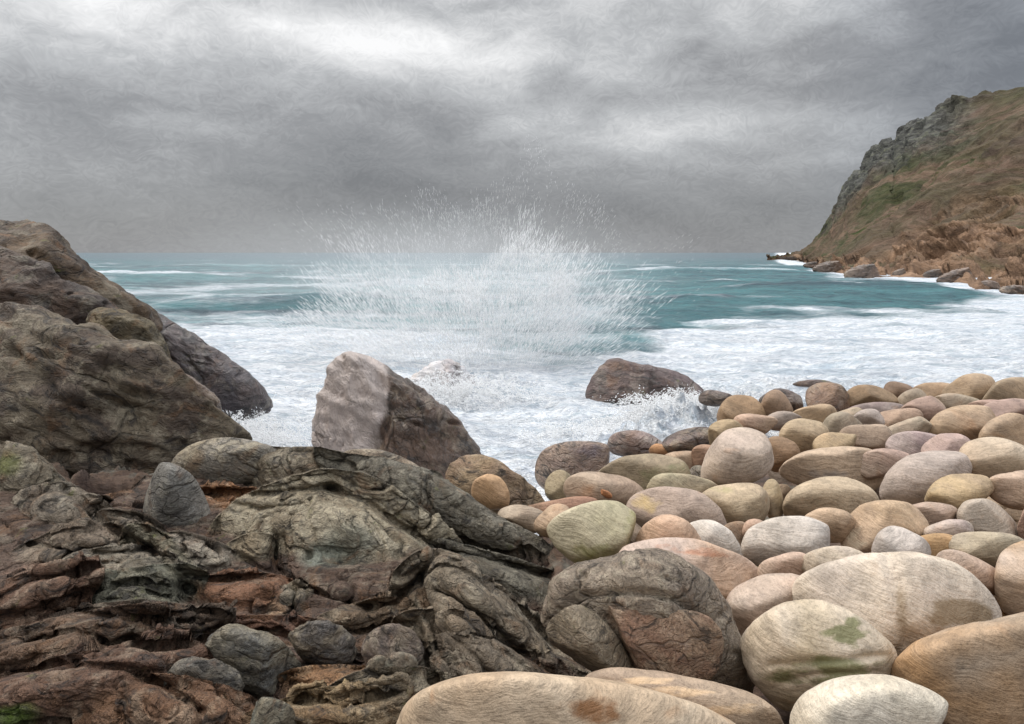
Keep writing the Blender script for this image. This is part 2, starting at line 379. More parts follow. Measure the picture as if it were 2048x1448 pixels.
B('large smooth tan oval boulder right of the slim upright stone', [(1568,1010),(1590,975),(1640,956),(1700,957),(1742,978),(1758,1003),(1740,1045),(1650,1060),(1580,1050)], (.50,.41,.29), (.45,.36,.25), Y=5.5)
B('tall egg shaped boulder standing upright above the others', [(1403,955),(1415,908),(1440,870),(1480,852),(1520,860),(1541,895),(1545,940),(1530,972),(1475,982),(1420,978)], (.50,.42,.35), (.46,.38,.33), Y=6.6, stain=((.22,.19,.12),[(1480,968,60,12,.6)]))
B('pale grey oval boulder with smooth top in the middle of the beach', [(1485,1095),(1500,1055),(1560,1036),(1620,1034),(1662,1058),(1675,1088),(1655,1125),(1600,1145),(1540,1140),(1495,1120)], (.55,.53,.51), (.49,.46,.42), Y=4.35)
B('small pink stone wedged left of the pale grey oval boulder', (1512,1062,24,22), (.50,.34,.26), None, Y=4.75)
B('peach stone peeping out above the pale grey oval boulder', [(1600,1040),(1640,1016),(1692,1020),(1715,1050),(1690,1085),(1630,1080)], (.54,.40,.28), None, Y=4.75)
B('large orange tan boulder with a blunt lower end', [(1680,1075),(1690,1040),(1722,1010),(1780,1003),(1840,1012),(1865,1045),(1840,1085),(1780,1105),(1740,1118),(1700,1112)], (.55,.40,.25), (.46,.34,.24), Y=4.75, stain=((.60,.50,.36),[(1710,1080,24,28,.7)]))
B('tan boulder wedged behind the orange tan blunt one', [(1800,1020),(1850,1004),(1910,1012),(1925,1045),(1880,1080),(1820,1070)], (.47,.38,.30), None, Y=5.1)
B('big mauve grey boulder leaning left in the right half of the beach', [(1760,990),(1775,945),(1810,915),(1870,903),(1925,905),(1945,945),(1925,1000),(1860,1025),(1790,1020)], (.47,.41,.38), (.42,.36,.32), Y=6.1)
B('ochre flat topped boulder right of the mauve grey one', [(1850,1000),(1868,965),(1900,951),(1970,951),(1988,975),(1978,1010),(1935,1035),(1865,1025)], (.49,.37,.19), (.45,.34,.22), Y=5.55, n=2.8)
B('tan egg shaped boulder pointing left near the right edge, behind the ochre one', [(1918,915),(1933,885),(1980,874),(2040,888),(2090,930),(2050,965),(1990,968),(1940,948)], (.50,.42,.32), (.44,.34,.24), Y=6.3)
B('cream boulder cut by the right edge beside the ochre one', (2035,980,52,37,-5), (.54,.46,.33), None, Y=5.6)
B('grey oval boulder sloping down to the right near the right edge', [(1913,1030),(1930,1004),(1970,997),(2012,1015),(2037,1050),(2035,1090),(1980,1095),(1930,1070)], (.48,.43,.37), (.43,.36,.29), Y=4.95)
B('small round grey white stone in front of the orange tan boulder', (1800,1100,50,43,-5), (.55,.52,.49), (.49,.45,.43), Y=4.2)
B('small bright orange stone right of the round grey white stone', (1878,1100,48,30), (.52,.32,.15), None, Y=4.35)
B('flat pale stone above the bright orange stone', (1905,1070,52,26,-5), (.52,.46,.39), None, Y=4.65)
B('long pale tan stone right of the bright orange stone', (1972,1100,72,36), (.50,.43,.34), None, Y=4.3)
B('orange and grey patched boulder at the right edge', [(1988,1160),(2003,1105),(2048,1080),(2095,1100),(2115,1210),(2050,1245),(2000,1215)], (.52,.35,.20), (.50,.42,.36), Y=3.75)
B('peach stone behind the rose and grey boulder', (1572,1142,48,33), (.56,.43,.33), None, Y=3.9)
B('pale stone half hidden behind the big pale split boulder', (1668,1132,64,35,3), (.56,.49,.41), None, Y=3.85)
B('pink grey stone behind the right shoulder of the pale split boulder', (1935,1155,66,42,-15), (.50,.41,.35), (.42,.28,.20), Y=3.8)
B('reddish stone just showing at the right edge', (2068,1048,30,34), (.5,.34,.28), None, Y=4.9)
# --- middle beach
B('tan low boulder right of the tall egg shaped one', [(1555,945),(1600,905),(1680,894),(1740,898),(1765,930),(1775,975),(1700,985),(1600,970)], (.50,.39,.28), (.42,.32,.24), Y=7.1, stain=((.22,.20,.19),[(1640,950,50,14,.7)]))
B('brown stone in the shadow right of the tall egg shaped boulder', [(1530,880),(1555,872),(1590,885),(1602,910),(1580,940),(1540,945)], (.30,.18,.10), None, Y=7.7)
B('pinkish long stone above the mauve grey boulder', [(1700,925),(1740,900),(1790,898),(1830,915),(1800,950),(1740,965)], (.48,.38,.30), None, Y=7.0)
B('mauve stone with pale top behind the mauve grey boulder', (1828,893,56,27,5), (.47,.40,.37), None, Y=7.8)
B('rosy stone behind the tan egg shaped boulder', (1900,900,48,30), (.48,.36,.31), None, Y=7.3)
B('big ochre tan boulder in the upper right of the beach', [(1848,875),(1870,830),(1920,811),(1980,814),(2012,838),(1990,880),(1900,895)], (.50,.35,.20), (.45,.34,.24), Y=9.2)
B('tan boulder at the right edge behind the egg shaped one', [(1955,880),(1975,845),(2020,825),(2075,840),(2085,900),(2000,905)], (.47,.34,.22), mauve, Y=8.6)
B('grey tan stone above the pinkish long stone', (1738,878,50,30,-5), (.42,.34,.26), (.36,.27,.2), Y=8.3)
B('ochre flat stone left of the grey tan one', (1677,890,46,24,4), (.47,.34,.20), None, Y=8.0)
B('tan stone behind the brown shadowed one', (1605,875,42,36,20), (.48,.37,.24), None, Y=8.6)
B('greyish tan stone under the small white round one', (1682,862,44,30,8), (.41,.33,.25), None, Y=9.1)
B('small white round stone on top of the back rows', (1738,842,28,22), (.52,.46,.41), None, Y=9.7)
B('long tan stone beside the small white round one', (1812,866,52,24,18), (.46,.36,.27), None, Y=9.0)
B('brown grey stone behind the long tan one', (1795,842,44,24,10), (.43,.34,.24), None, Y=10.2)
B('pinkish tan boulder perched behind the tall egg shaped one', (1510,850,40,21,3), (.50,.38,.28), None, Y=9.6)
B('ochre stone left of the pinkish tan perched boulder', (1450,868,34,26,10), (.44,.33,.19), None, Y=9.3)
B('dark olive wet boulder at the edge of the foam left of the ochre stone', (1385,885,50,29,8), (.24,.19,.13), wet, Y=10.2)
B('small reddish stone left of the tall egg shaped boulder', (1408,915,26,22,30), (.36,.22,.14), None, Y=8.6)
B('flat ochre stone between the olive ridge boulder and the tall egg shaped one', (1365,926,38,22), (.45,.34,.22), None, Y=8.7)
B('broad olive brown boulder between the foam and the mauve brown one', [(1185,960),(1235,918),(1300,907),(1360,920),(1402,952),(1410,995),(1300,1005),(1220,995)], (.33,.27,.18), (.28,.22,.15), Y=6.9, stain=((.19,.19,.09),[(1330,950,70,40,.6)]))
B('rounded mauve tan boulder in front of the olive brown one', [(1125,985),(1138,953),(1190,941),(1260,958),(1295,990),(1290,1020),(1160,1022)], (.42,.33,.25), (.36,.26,.19), Y=6.1)
B('slim olive stone left of the rounded mauve tan boulder', (1118,978,24,36,-8), (.33,.27,.17), None, Y=6.6)
B('long pale tan stone under the flat ochre one', (1370,975,75,22,-4), (.46,.37,.25), None, Y=6.2)
B('small brown wet stone at the foot of the tall egg shaped boulder', (1395,950,20,16), (.28,.23,.19), None, Y=7.2)
B('wet brown rock streaming with spray beside the channel', [(1070,950),(1080,905),(1120,886),(1190,884),(1232,900),(1235,930),(1190,975),(1100,985)], (.30,.21,.17), (.36,.26,.20), Y=9.6, thick=.7, stain=((.17,.13,.14),[(1180,905,60,16,.8)]))
B('wet mauve rock behind the streaming brown one', (1272,890,52,26,-5), (.30,.23,.22), None, Y=11.2)
B('small orange stone at the foam edge', (1322,903,24,14), orange, None, Y=10.2)
B('round orange boulder at the foot of the dark sea stack', [(944,990),(948,962),(975,949),(1002,955),(1018,985),(1015,1015),(985,1018),(955,1010)], (.52,.32,.15), (.46,.29,.16), Y=6.0)
B('sloping brown slab running from the sea stack down to the channel', [(890,950),(930,912),(985,918),(1040,955),(1090,1000),(1080,1035),(1000,1030),(920,1000)], (.26,.18,.12), (.30,.22,.13), Y=7.2, rough=1, amp=.07)
B('low reddish stone in the gap below the channel', (1110,1018,75,18,8), (.33,.18,.12), None, Y=5.9)
B('orange tan stone left of the green boulder', (1112,1042,36,32,25), (.50,.36,.22), None, Y=4.9)
B('pale flat stone behind the end of the ridge', (1050,1040,55,24,-15), (.42,.35,.27), None, Y=5.3)
B('tiny bright orange chip of stone on the mauve tan boulder', (1212,988,13,6,-35), (.60,.24,.08), None, Y=5.72, sub=4)
# --- back rows by the water
B('brown ochre boulder first beside the foam burst', [(1433,850),(1440,812),(1466,789),(1510,795),(1532,828),(1515,862),(1450,865)], (.33,.21,.11), (.38,.26,.15), Y=12.2)
B('brown cone shaped stone right of the first shore boulder', (1552,822,32,34), (.35,.23,.15), None, Y=12.4)
B('wet mauve stone behind the brown cone shaped one', (1570,805,44,22,-15), wet, None, Y=14.)
B('wet mauve flat rock awash behind the foam burst', (1432,797,32,15,-4), wet, None, Y=14.5)
B('dark brown round boulder with wet top at the shoreline', (1655,806,42,36), (.22,.13,.085), (.28,.17,.10), Y=12.8)
B('tan stone in front of the dark brown round boulder', (1632,838,48,25,5), (.42,.31,.20), None, Y=11.2)
B('wide ochre brown boulder on the shoreline, one right of the dark brown round one', [(1688,790),(1712,771),(1760,771),(1792,788),(1795,820),(1720,825),(1692,812)], (.33,.22,.12), (.20,.14,.08), Y=13.0)
B('reddish rock awash behind the dark brown round boulder', (1632,768,38,8), wet, None, Y=17.)
B('brown stone sloping to the foam behind the wide ochre brown boulder', (1800,784,36,16,-12), (.30,.20,.15), None, Y=15.)
B('tan pebble like boulder beside the wide ochre brown one', (1826,802,32,20,8), (.42,.34,.25), None, Y=13.2)
B('tan boulder rising toward the right on the shoreline', (1868,790,48,24,8), (.42,.30,.19), None, Y=14.2)
B('highest brown tan boulder on the shoreline at the right', (1945,786,58,32), (.36,.26,.16), (.42,.32,.22), Y=13.5)
B('tan boulder at the far right of the shoreline', (2030,795,58,36,5), (.40,.31,.21), None, Y=13.)
B('rosy small stone in front of the highest shoreline boulder', (1970,814,34,14,10), (.46,.33,.26), None, Y=12.)
B('grey brown stone between the two right shoreline boulders', (1905,810,50,20,5), (.38,.32,.27), None, Y=12.6)
B('flat grey stone in front of the wide ochre brown boulder', (1752,822,62,15,3), (.30,.27,.24), None, Y=12.)
B('grey small stone in front of the brown cone shaped one', (1568,842,34,18), (.38,.32,.27), None, Y=10.9)
B('tan stone between the grey flat stone and the white round one', (1695,840,34,20,20), (.45,.34,.25), None, Y=10.6)
B('light brown stone behind the big ochre tan boulder', (1850,822,50,24,15), (.45,.35,.25), None, Y=11.)
B('brown stone behind the tan boulder at the right edge', (2015,826,60,24,12), (.45,.35,.25), None, Y=10.6)
B('pink brown stone left of the wet mauve rock', (1340,905,22,12), (.38,.27,.22), None, Y=10.4)

# --- sea rocks
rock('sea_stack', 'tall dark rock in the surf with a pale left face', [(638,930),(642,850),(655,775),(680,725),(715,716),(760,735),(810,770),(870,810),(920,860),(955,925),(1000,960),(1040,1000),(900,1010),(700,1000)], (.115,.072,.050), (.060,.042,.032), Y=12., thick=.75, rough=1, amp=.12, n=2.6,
     planes=[(-.35,-1,.15,.62),(.5,-1,.2,.62)], grooves=[([(745,735),(775,790),(765,860),(735,920)],12,16)], stain=((.50,.42,.38),[(690,820,74,150,2.6)]), cat='rock', tilt=(.1,1.2,.3))  # left face paled in its colour to stand for spray mist before it
rock('sea_rock', 'low dark brown rock with a humped left end, surrounded by foam behind the burst', [(1172,800),(1185,762),(1205,730),(1232,716),(1270,730),(1320,738),(1365,750),(1395,775),(1400,800),(1300,815)], (.12,.082,.075), (.10,.065,.055), Y=18.6, thick=.8, rough=1, amp=.10, cat='rock', planes=[(-.5,-.7,.5,.6)])
rock('sea_rock', 'pale rock almost drowned in white foam behind the tall dark rock', [(800,800),(830,752),(870,728),(905,730),(935,745),(975,800),(900,825)], (.44,.39,.38), (.56,.54,.54), Y=19.5, rough=2, amp=.22, cat='rock')
rock('sea_rock', 'small dark rock awash below the headland', (1952,588,20,8,-5), (.10,.05,.045), None, Y=69, thick=.8, rough=1, cat='rock')
# --- the outcrop itself: one continuous mass, each entry a fold or knob of it
BLOBS = []
def M(label, shape, t, t2=None, Y=None, thick=.6, **k):
    P = outline(shape); 
    if not hasattr(shape[0], '__len__'): pc = P.mean(0); P = pc+(P-pc)*1.1
    BLOBS.append((P, t, Y, thick, k.get('stain')))
# --- left cliff
W_ = dict(rough=2)
O('dark brown cliff shoulder rising at the upper left edge', [(-240,400),(-120,415),(0,447),(50,460),(98,466),(130,497),(170,527),(232,580),(290,625),(320,720),(200,800),(0,800),(-200,760)], (.058,.042,.032), (.095,.062,.036), Y=14.5, thick=.9, amp=.15, rough=2)
O('blackish rock band under the cliff shoulder', [(-90,500),(0,500),(60,522),(130,562),(200,600),(265,645),(260,720),(100,740),(-80,700)], (.05,.04,.038), (.085,.056,.04), Y=11.8, thick=.6, amp=.16)
O('long purple grey wet rock spur sloping down into the sea', [(225,585),(290,617),(345,648),(420,700),(475,733),(520,772),(548,815),(500,830),(400,830),(310,790),(240,700)], (.085,.068,.070), (.055,.045,.048), Y=15.8, thick=.8, amp=.10, planes=[(.4,-.6,.7,.6)])
O('olive brown hump behind the big lichened boulder', [(150,660),(180,632),(240,622),(292,648),(325,690),(352,760),(345,830),(200,800)], (.09,.07,.04), (.065,.052,.033), Y=10.2, thick=.8, amp=.12)
O('brown wet low rock at the foot of the spur', [(320,790),(345,740),(400,770),(440,800),(430,850),(350,850)], (.13,.09,.07), None, Y=12.5, amp=.12)
O('big lichen covered boulder with a long sloping right side at the left edge', [(-80,640),(-60,605),(5,588),(55,592),(140,640),(240,688),(330,738),(400,798),(452,842),(495,888),(470,930),(350,950),(280,1010),(260,1060),(180,1050),(60,990),(-60,930)], (.125,.105,.08), (.075,.053,.038), Y=7.3, thick=.6, amp=.14, rough=2,
  planes=[(.35,-.75,.6,.66),(-.1,-1,.15,.75),(-.6,-.7,.3,.8)], grooves=[([(20,700),(70,740),(120,800),(150,870)],9,12),([(0,640),(80,680),(200,720)],7,9),([(60,860),(150,890),(260,930)],8,12)])
M('rounded lichened boulder with green moss, lowest at the left edge', [(-60,900),(-20,870),(32,866),(82,898),(118,950),(135,1005),(125,1070),(60,1150),(-60,1150)], (.19,.17,.14), (.15,.13,.11), Y=5.0, amp=.08, stain=((.13,.14,.03),[(20,930,30,26,.8)]))
O('upright wedge of grey rock with a light left face and a dark right face', [(268,1000),(272,950),(300,932),(345,929),(390,958),(420,1025),(428,1085),(395,1110),(345,1105),(300,1070)], (.29,.26,.22), (.25,.23,.20), Y=4.75, thick=.9, amp=.03, rough=0, mat=M_RO, n=2.8, planes=[(-.75,-.7,.15,.42),(.85,-.6,.05,.42)])
O('smooth brown grey capstone at the crest of the outcrop', [(345,935),(375,897),(440,877),(500,884),(565,903),(560,940),(510,972),(440,982),(395,968)], (.27,.235,.18), (.24,.21,.17), Y=5.75, amp=.045, planes=[(0,-.3,1,.8)])
M('long flat crest rock of the outcrop against the foam', [(500,960),(520,905),(560,896),(640,893),(705,912),(760,955),(830,1020),(850,1070),(780,1080),(690,1030),(600,1010),(520,1010)], (.20,.18,.15), (.17,.15,.13), Y=5.5, amp=.08, thick=.7, planes=[(0,-.2,1,.75)], grooves=[([(560,960),(620,975),(690,965)],8,12)])
O('pale smooth hump in front of the sea stack', [(665,920),(700,900),(765,900),(825,925),(865,960),(800,985),(700,960)], (.33,.27,.20), None, Y=5.9, rough=0, mat=M_RO, amp=.03)
M('long dark ridge of rock running down to the green boulder', [(700,935),(745,915),(800,920),(860,942),(930,985),(1000,1030),(1080,1075),(1140,1115),(1195,1140),(1170,1170),(1060,1165),(960,1130),(870,1085),(800,1050),(735,990)], (.155,.15,.135), (.11,.105,.10), Y=4.95, thick=.9, amp=.12, rough=1, planes=[(.2,-.8,.6,.6)],
  grooves=[([(800,1000),(900,1060),(1000,1105),(1110,1130)],8,14),([(870,950),(900,1010),(960,1040)],8,10)])
M('dark lower shelf beneath the long ridge', [(800,1080),(870,1090),(960,1115),(1060,1140),(1110,1165),(1105,1240),(1050,1260),(960,1200),(870,1150)], (.13,.125,.11), (.09,.085,.08), Y=4.25, thick=.8, amp=.11)
M('large block with a pale sloping top and a greenish lichened front, centre of the outcrop', [(470,1075),(555,1010),(650,977),(720,985),(785,1022),(860,1080),(880,1120),(850,1165),(790,1210),(740,1222),(650,1200),(570,1172),(545,1120)], (.30,.275,.225), (.25,.235,.20), Y=4.3, thick=.85, amp=.05, rough=1, n=2.6, planes=[(-.05,-.45,.9,.52),(0,-1,-.2,.6),(.8,-.6,.1,.7)],
  grooves=[([(553,1085),(556,1130),(575,1165)],6,14),([(560,1080),(640,1075),(700,1062)],6,6),([(800,1080),(790,1140),(745,1215)],8,8)], stain=((.27,.29,.235),[(650,1110,55,28,.8),(700,1080,60,40,.5)]))
M('folded long rock sloping down to the split boulder at the right of the outcrop', [(835,1180),(880,1140),(930,1145),(990,1190),(1050,1240),(1110,1300),(1195,1352),(1150,1400),(1000,1390),(900,1340),(840,1260)], (.20,.175,.145), (.14,.13,.11), Y=3.3, thick=.8, amp=.13, rough=1, planes=[(.3,-.6,.7,.65)], grooves=[([(880,1180),(960,1230),(1030,1300),(1100,1350)],9,14),([(860,1230),(930,1270),(990,1340)],8,12)])
M('small rounded block against the left of the large pale topped block', [(455,1115),(470,1088),(510,1075),(552,1085),(556,1130),(520,1150),(470,1145)], (.25,.22,.17), None, Y=4.05, amp=.06)
M('flat grey slab in front of the upright wedge', [(335,1095),(360,1075),(410,1082),(465,1108),(470,1145),(420,1170),(370,1155)], (.22,.20,.18), (.18,.16,.15), Y=3.95, amp=.08, planes=[(0,-.3,1,.7)])
M('reddish triangular slab in the hollow with a peach lower rim', [(383,1188),(420,1163),(545,1158),(580,1190),(565,1228),(510,1258),(440,1240)], (.15,.08,.05), (.13,.07,.045), Y=3.5, thick=.5, amp=.05, rough=1, planes=[(0,-.7,.7,.5)], stain=((.46,.29,.17),[(520,1245,60,16,.9),(430,1228,40,12,.8),(555,1218,22,26,.7)]))
M('brown grey stone at the right corner of the reddish slab', (590,1208,22,34,10), (.19,.17,.14), None, Y=3.45)
M('humped brown grey rock left of the upright wedge', [(38,1060),(48,1010),(90,985),(150,983),(205,1020),(215,1060),(150,1100),(50,1100)], (.17,.15,.13), (.13,.115,.10), Y=4.5, amp=.11)
M('small rounded rock between the humped rock and the wedge', (245,1068,56,36,-5), (.19,.17,.15), None, Y=4.2)
M('grey ledge with a peach streak below the humped rock', (100,1115,105,32,20), (.19,.16,.135), umber, Y=3.95, stain=((.33,.20,.14),[(60,1140,60,20,.7)]))
M('long pale ledge rock stepping down toward the left edge', (205,1150,100,34,14), (.21,.19,.165), umber, Y=3.7)
M('greenish grey rock in the middle of the left ledges', (270,1190,105,38,12), (.165,.17,.145), umber, Y=3.45, amp=.2)
M('dark knobbly rock left of the reddish slab', (330,1175,62,38,-20), (.15,.14,.12), None, Y=3.55, amp=.2)
M('mossy brown rock above the left ledges', (330,1120,70,34,-25), (.15,.14,.11), None, Y=3.9, amp=.18)
M('brown layered rock at the left edge beneath the ledges', (30,1220,130,44,20), (.16,.10,.075), umber, Y=3.2, amp=.2)
M('dark layered rock under the greenish grey one', (230,1265,150,40,10), (.11,.085,.07), rust, Y=3.05, amp=.22)
M('long red brown layered rock low at the left edge', (80,1310,170,48,16), (.12,.08,.058), umber, Y=2.85, amp=.2)
M('rust red bedrock bulge in the bottom left corner', (130,1390,210,58,12), (.125,.075,.055), (.11,.06,.045), Y=2.6, amp=.16, stain=((.10,.16,.02),[(20,1435,60,22,.9)]))
O('grey boulder with a rough top low in the outcrop', [(408,1318),(428,1268),(480,1252),(545,1275),(605,1335),(600,1385),(520,1400),(450,1375)], (.23,.21,.17), (.17,.16,.14), Y=2.92, amp=.12)
O('smaller grey boulder with a dark hollow, left of the rough topped one', [(320,1375),(355,1325),(420,1318),(472,1345),(480,1390),(430,1420),(350,1415)], (.20,.18,.15), (.15,.135,.115), Y=2.75, amp=.13)
O('little grey wavy rock behind the rough topped boulder', (645,1290,60,34,-15), (.17,.145,.115), None, Y=3.05)
M('brown flat rock right of the little wavy one', (730,1250,70,34,10), (.15,.115,.085), None, Y=3.25, amp=.18)
O('rounded mauve brown knob in the lower middle of the outcrop', [(725,1300),(745,1262),(790,1250),(832,1270),(845,1310),(820,1350),(750,1350)], (.23,.19,.155), None, Y=2.95, amp=.08)
O('small pointed pebble left below the mauve brown knob', (753,1348,22,30,-15), (.30,.25,.20), None, Y=2.75, amp=.05)
O('small pointed pebble right below the mauve brown knob', (802,1340,26,32,12), (.27,.22,.18), None, Y=2.72, amp=.05)
M('knotted brown rock beside the folded long rock', (890,1290,70,52,-25), (.17,.14,.11), None, Y=2.92, amp=.2)
M('dark brown rock just above the huge tan boulder', (960,1345,95,42,-15), (.15,.13,.11), None, Y=2.75, amp=.2)
M('dark hollowed rock between the pebbles and the huge tan boulder', (770,1400,90,46,0), (.13,.11,.085), None, Y=2.5, amp=.2)
M('orange tan broken rock in the lower outcrop', (665,1368,72,32,-4), (.30,.19,.115), (.2,.14,.09), Y=2.72, amp=.15)
M('ochre brown slab at the bottom edge left of the huge tan boulder', (650,1440,130,48,5), (.24,.18,.115), (.18,.13,.09), Y=2.42, amp=.12)
O('small squared grey stone at the bottom edge', (545,1440,40,34,-10), (.24,.21,.16), None, Y=2.45, amp=.08)
M('red brown slope of bedrock in the bottom middle left', (350,1440,160,56,-8), (.16,.095,.062), umber, Y=2.45, amp=.15)
M('dark brown shelf between the big block and the folded rock', (760,1215,130,40,8), (.095,.06,.045), (.15,.085,.055), Y=3.75, amp=.2)
M('rusty shelf of rock under the big pale topped block', (640,1235,110,30,-6), (.12,.065,.042), None, Y=3.55, amp=.2)
M('dark red shelf below the reddish slab', (480,1275,130,30,6), (.12,.065,.045), None, Y=3.2, amp=.2)
M('rust brown hollow floor behind the wedge', (480,1040,90,50,0), (.24,.13,.07), umber, Y=4.95, thick=.6, amp=.12)
M('dark brown gully rock between the wedge and the lichened boulder', (230,990,80,60,-30), (.13,.09,.055), umber, Y=6.0, thick=.6, amp=.12)
M('grey brown stepped rock behind the crest hollow', (600,1015,110,30,5), (.17,.14,.11), None, Y=5.05, amp=.12)


CREST = np.array([(-330,880),(-200,872),(0,880),(60,900),(120,960),(160,985),(205,990),(262,975),(290,950),(345,945),(385,905),(440,892),(500,888),(560,893),(640,893),(690,905),(765,915),(825,930),(870,945),(930,985),(1000,1030),(1080,1075),(1140,1113),(1195,1142),(1260,1165),(1330,1180)], float)
CRACKS = [([(400,988),(480,992),(560,985),(640,975),(670,975)],9,.10),([(660,975),(740,1010),(800,1050),(880,1097),(980,1122),(1080,1150),(1150,1150)],10,.16),([(555,1080),(554,1130),(590,1167),(660,1197),(740,1217)],8,.14),
 ([(740,1217),(790,1205),(840,1160),(870,1110)],9,.12),([(375,1150),(440,1158),(560,1152),(592,1185),(585,1240)],9,.12),([(470,1105),(530,1140),(556,1140)],6,.06),([(60,1088),(140,1098),(220,1108),(300,1100),(345,1120)],8,.09),
 ([(0,1195),(80,1160),(190,1130),(260,1120)],9,.09),([(90,1205),(200,1180),(290,1162),(370,1180)],9,.10),([(-50,1240),(100,1218),(200,1228),(330,1242),(400,1235)],10,.10),([(140,985),(200,1040),(262,1078),(305,1102),(345,1150),(385,1180)],12,.16),
 ([(880,1180),(960,1232),(1030,1300),(1110,1350)],8,.09),([(855,1235),(920,1285),(980,1350)],8,.05),([(980,1165),(1060,1235),(1110,1290)],8,.08),([(600,1252),(700,1262),(830,1248),(852,1300),(865,1360)],9,.10),
 ([(-40,1290),(150,1262),(300,1290),(430,1275)],9,.08),([(-40,1350),(120,1330),(250,1335),(335,1375),(400,1420)],9,.08),([(380,1250),(470,1265),(560,1262),(620,1300),(720,1330)],8,.08),([(600,1400),(700,1400),(800,1380)],8,.07),
 ([(840,1150),(880,1290),(900,1340),(960,1390)],7,.07),([(860,960),(900,1010),(960,1040)],5,.03),([(430,1000),(520,1020),(610,1008)],6,.06),([(300,1180),(380,1200),(420,1230)],7,.08)]
pxs = np.linspace(-330, 1330, 1150); nrow = 520; nback = 14
cr = np.interp(pxs, CREST[:,0], CREST[:,1]); tv = np.linspace(0, 1, nrow)
PY = cr[None]+(1540-cr[None])*tv[:,None]; PX = np.broadcast_to(pxs, PY.shape)
# depth of the plain ground along every sight line (coarse, then interpolated)
cpx = np.linspace(-330, 1330, 60); cpy = np.linspace(860, 1540, 90)
GD = np.array([[hit(a, b) for a in cpx] for b in cpy])
fi = (PY-860)/(1540-860)*89; fj = (PX+330)/1660*59; i_ = np.clip(fi.astype(int), 0, 88); j_ = np.clip(fj.astype(int), 0, 58); a_ = np.clip(fi-i_, 0, 1); b_ = fj-j_
dep = GD[i_,j_]*(1-a_)*(1-b_)+GD[i_+1,j_]*a_*(1-b_)+GD[i_,j_+1]*(1-a_)*b_+GD[i_+1,j_+1]*a_*b_
crestY = np.interp(pxs, [-330,0,130,250,350,500,760,1000,1200,1330], [6.0,5.6,6.2,6.2,6.0,5.9,5.5,5.2,4.9,4.6])
dep = np.minimum(dep, crestY[None]+0*dep)+.22
dep = dep+.25*sstep(1100, 1230, PX)*sstep(1150, 1200, PY)+.6*sstep(820, 960, PX)*sstep(1330, 1240, PY)
colr = np.zeros(PY.shape+(3,))+np.array([.12,.075,.052])
shp = PY.shape; q0 = np.stack([PX.ravel()/95, PY.ravel()/60, 0*PX.ravel()], 1)
wx = (9*fbm(q0, 3)).reshape(shp); wy = (7*fbm(q0+7.7, 3)).reshape(shp)
stn = []
for (P, t_, Yb, thk, st_) in sorted(BLOBS, key=lambda b: -b[2]):
    c = (P.min(0)+P.max(0))/4+P.mean(0)/2; Q = P-c
    L = np.linalg.cholesky(np.cov(Q.T)+np.eye(2)*1e-6); Wi = np.linalg.inv(L); q = Q@Wi.T
    th = np.arctan2(q[:,1], q[:,0]); r = np.hypot(q[:,0], q[:,1]); o_ = np.argsort(th)
    dx = PX+wx-c[0]; dy = PY+wy-c[1]; u0 = Wi[0,0]*dx+Wi[0,1]*dy; u1 = Wi[1,0]*dx+Wi[1,1]*dy
    rho = np.hypot(u0, u1)/np.interp(np.arctan2(u1, u0), th[o_], r[o_], period=2*pi)
    size = math.sqrt(abs(np.linalg.det(L)))*1.45
    T = .62*size*Yb/F
    m_ = rho < 1.35
    tilt_ = .35*T*(dy/(size*1.2))                        # tops lean back, fronts come forward
    bl = Yb+.10-T*(np.clip(1-np.clip(rho, 0, 1)**2.2, 0, 1)**.7)-tilt_*sstep(1.35, .9, rho)+np.clip(rho-1, 0, None)*1.6*T
    kk_ = .03+.04*min(1, size/200)
    h = np.clip(.5+.5*(dep-bl)/kk_, 0, 1); nd = dep*(1-h)+bl*h-kk_*h*(1-h)
    dep = np.where(m_, nd, dep); colr = np.where(m_[..., None], colr*(1-h[..., None])+np.array(t_)*np.array([1.28,1.17,1.0])*h[..., None], colr)
    if st_:
        for (sx, sy, srx, sry, sa) in st_[1]:
            f_ = np.clip(sa*sstep(1.25, .45, np.hypot((PX+wx*.6-sx)/srx, (PY+wy*.6-sy)/sry)), 0, 1)[..., None]; colr = colr*(1-f_)+np.array(st_[0])*f_
for (line, wd, dp) in CRACKS:
    d = np.full(shp, 1e9); ln = np.array(line, float)
    for p0, p1 in zip(ln[:-1], ln[1:]):
        e = p1-p0; t = np.clip(((PX+wx*.8-p0[0])*e[0]+(PY+wy*.8-p0[1])*e[1])/(e@e), 0, 1)
        d = np.minimum(d, np.hypot(PX+wx*.8-p0[0]-t*e[0], PY+wy*.8-p0[1]-t*e[1]))
    dep = dep+dp*.75*np.exp(-(d/wd)**2)+dp*.45*np.exp(-(d/(wd*2.8))**2)
X3 = np.stack([(PX-CX)/F*dep, dep, H+(HZ-PY)/F*dep], -1)
# the back of the crest falls away to the sea
bk = []
for i in range(nback, 0, -1):
    f_ = i/nback; top = X3[0]
    bk.append(np.stack([top[:,0]*(1+.25*f_**1.2), top[:,1]+1.9*f_, top[:,2]-2.6*f_**1.6-.02], -1))
X3 = np.concatenate([np.array(bk), X3]); colr = np.concatenate([np.repeat(colr[:1], nback, 0), colr])
du = np.gradient(X3, axis=1); dv = np.gradient(X3, axis=0); nm = np.cross(du, dv); nm /= np.maximum(np.linalg.norm(nm, axis=-1), 1e-9)[..., None]
if (nm[nback+50:, :, 1].mean()) > 0: nm = -nm
pf = X3.reshape(-1, 3); st = pf@np.array([[1,0,.3],[0,1,.2],[-.35,-.1,1.]])*np.array([1,1,1.6])
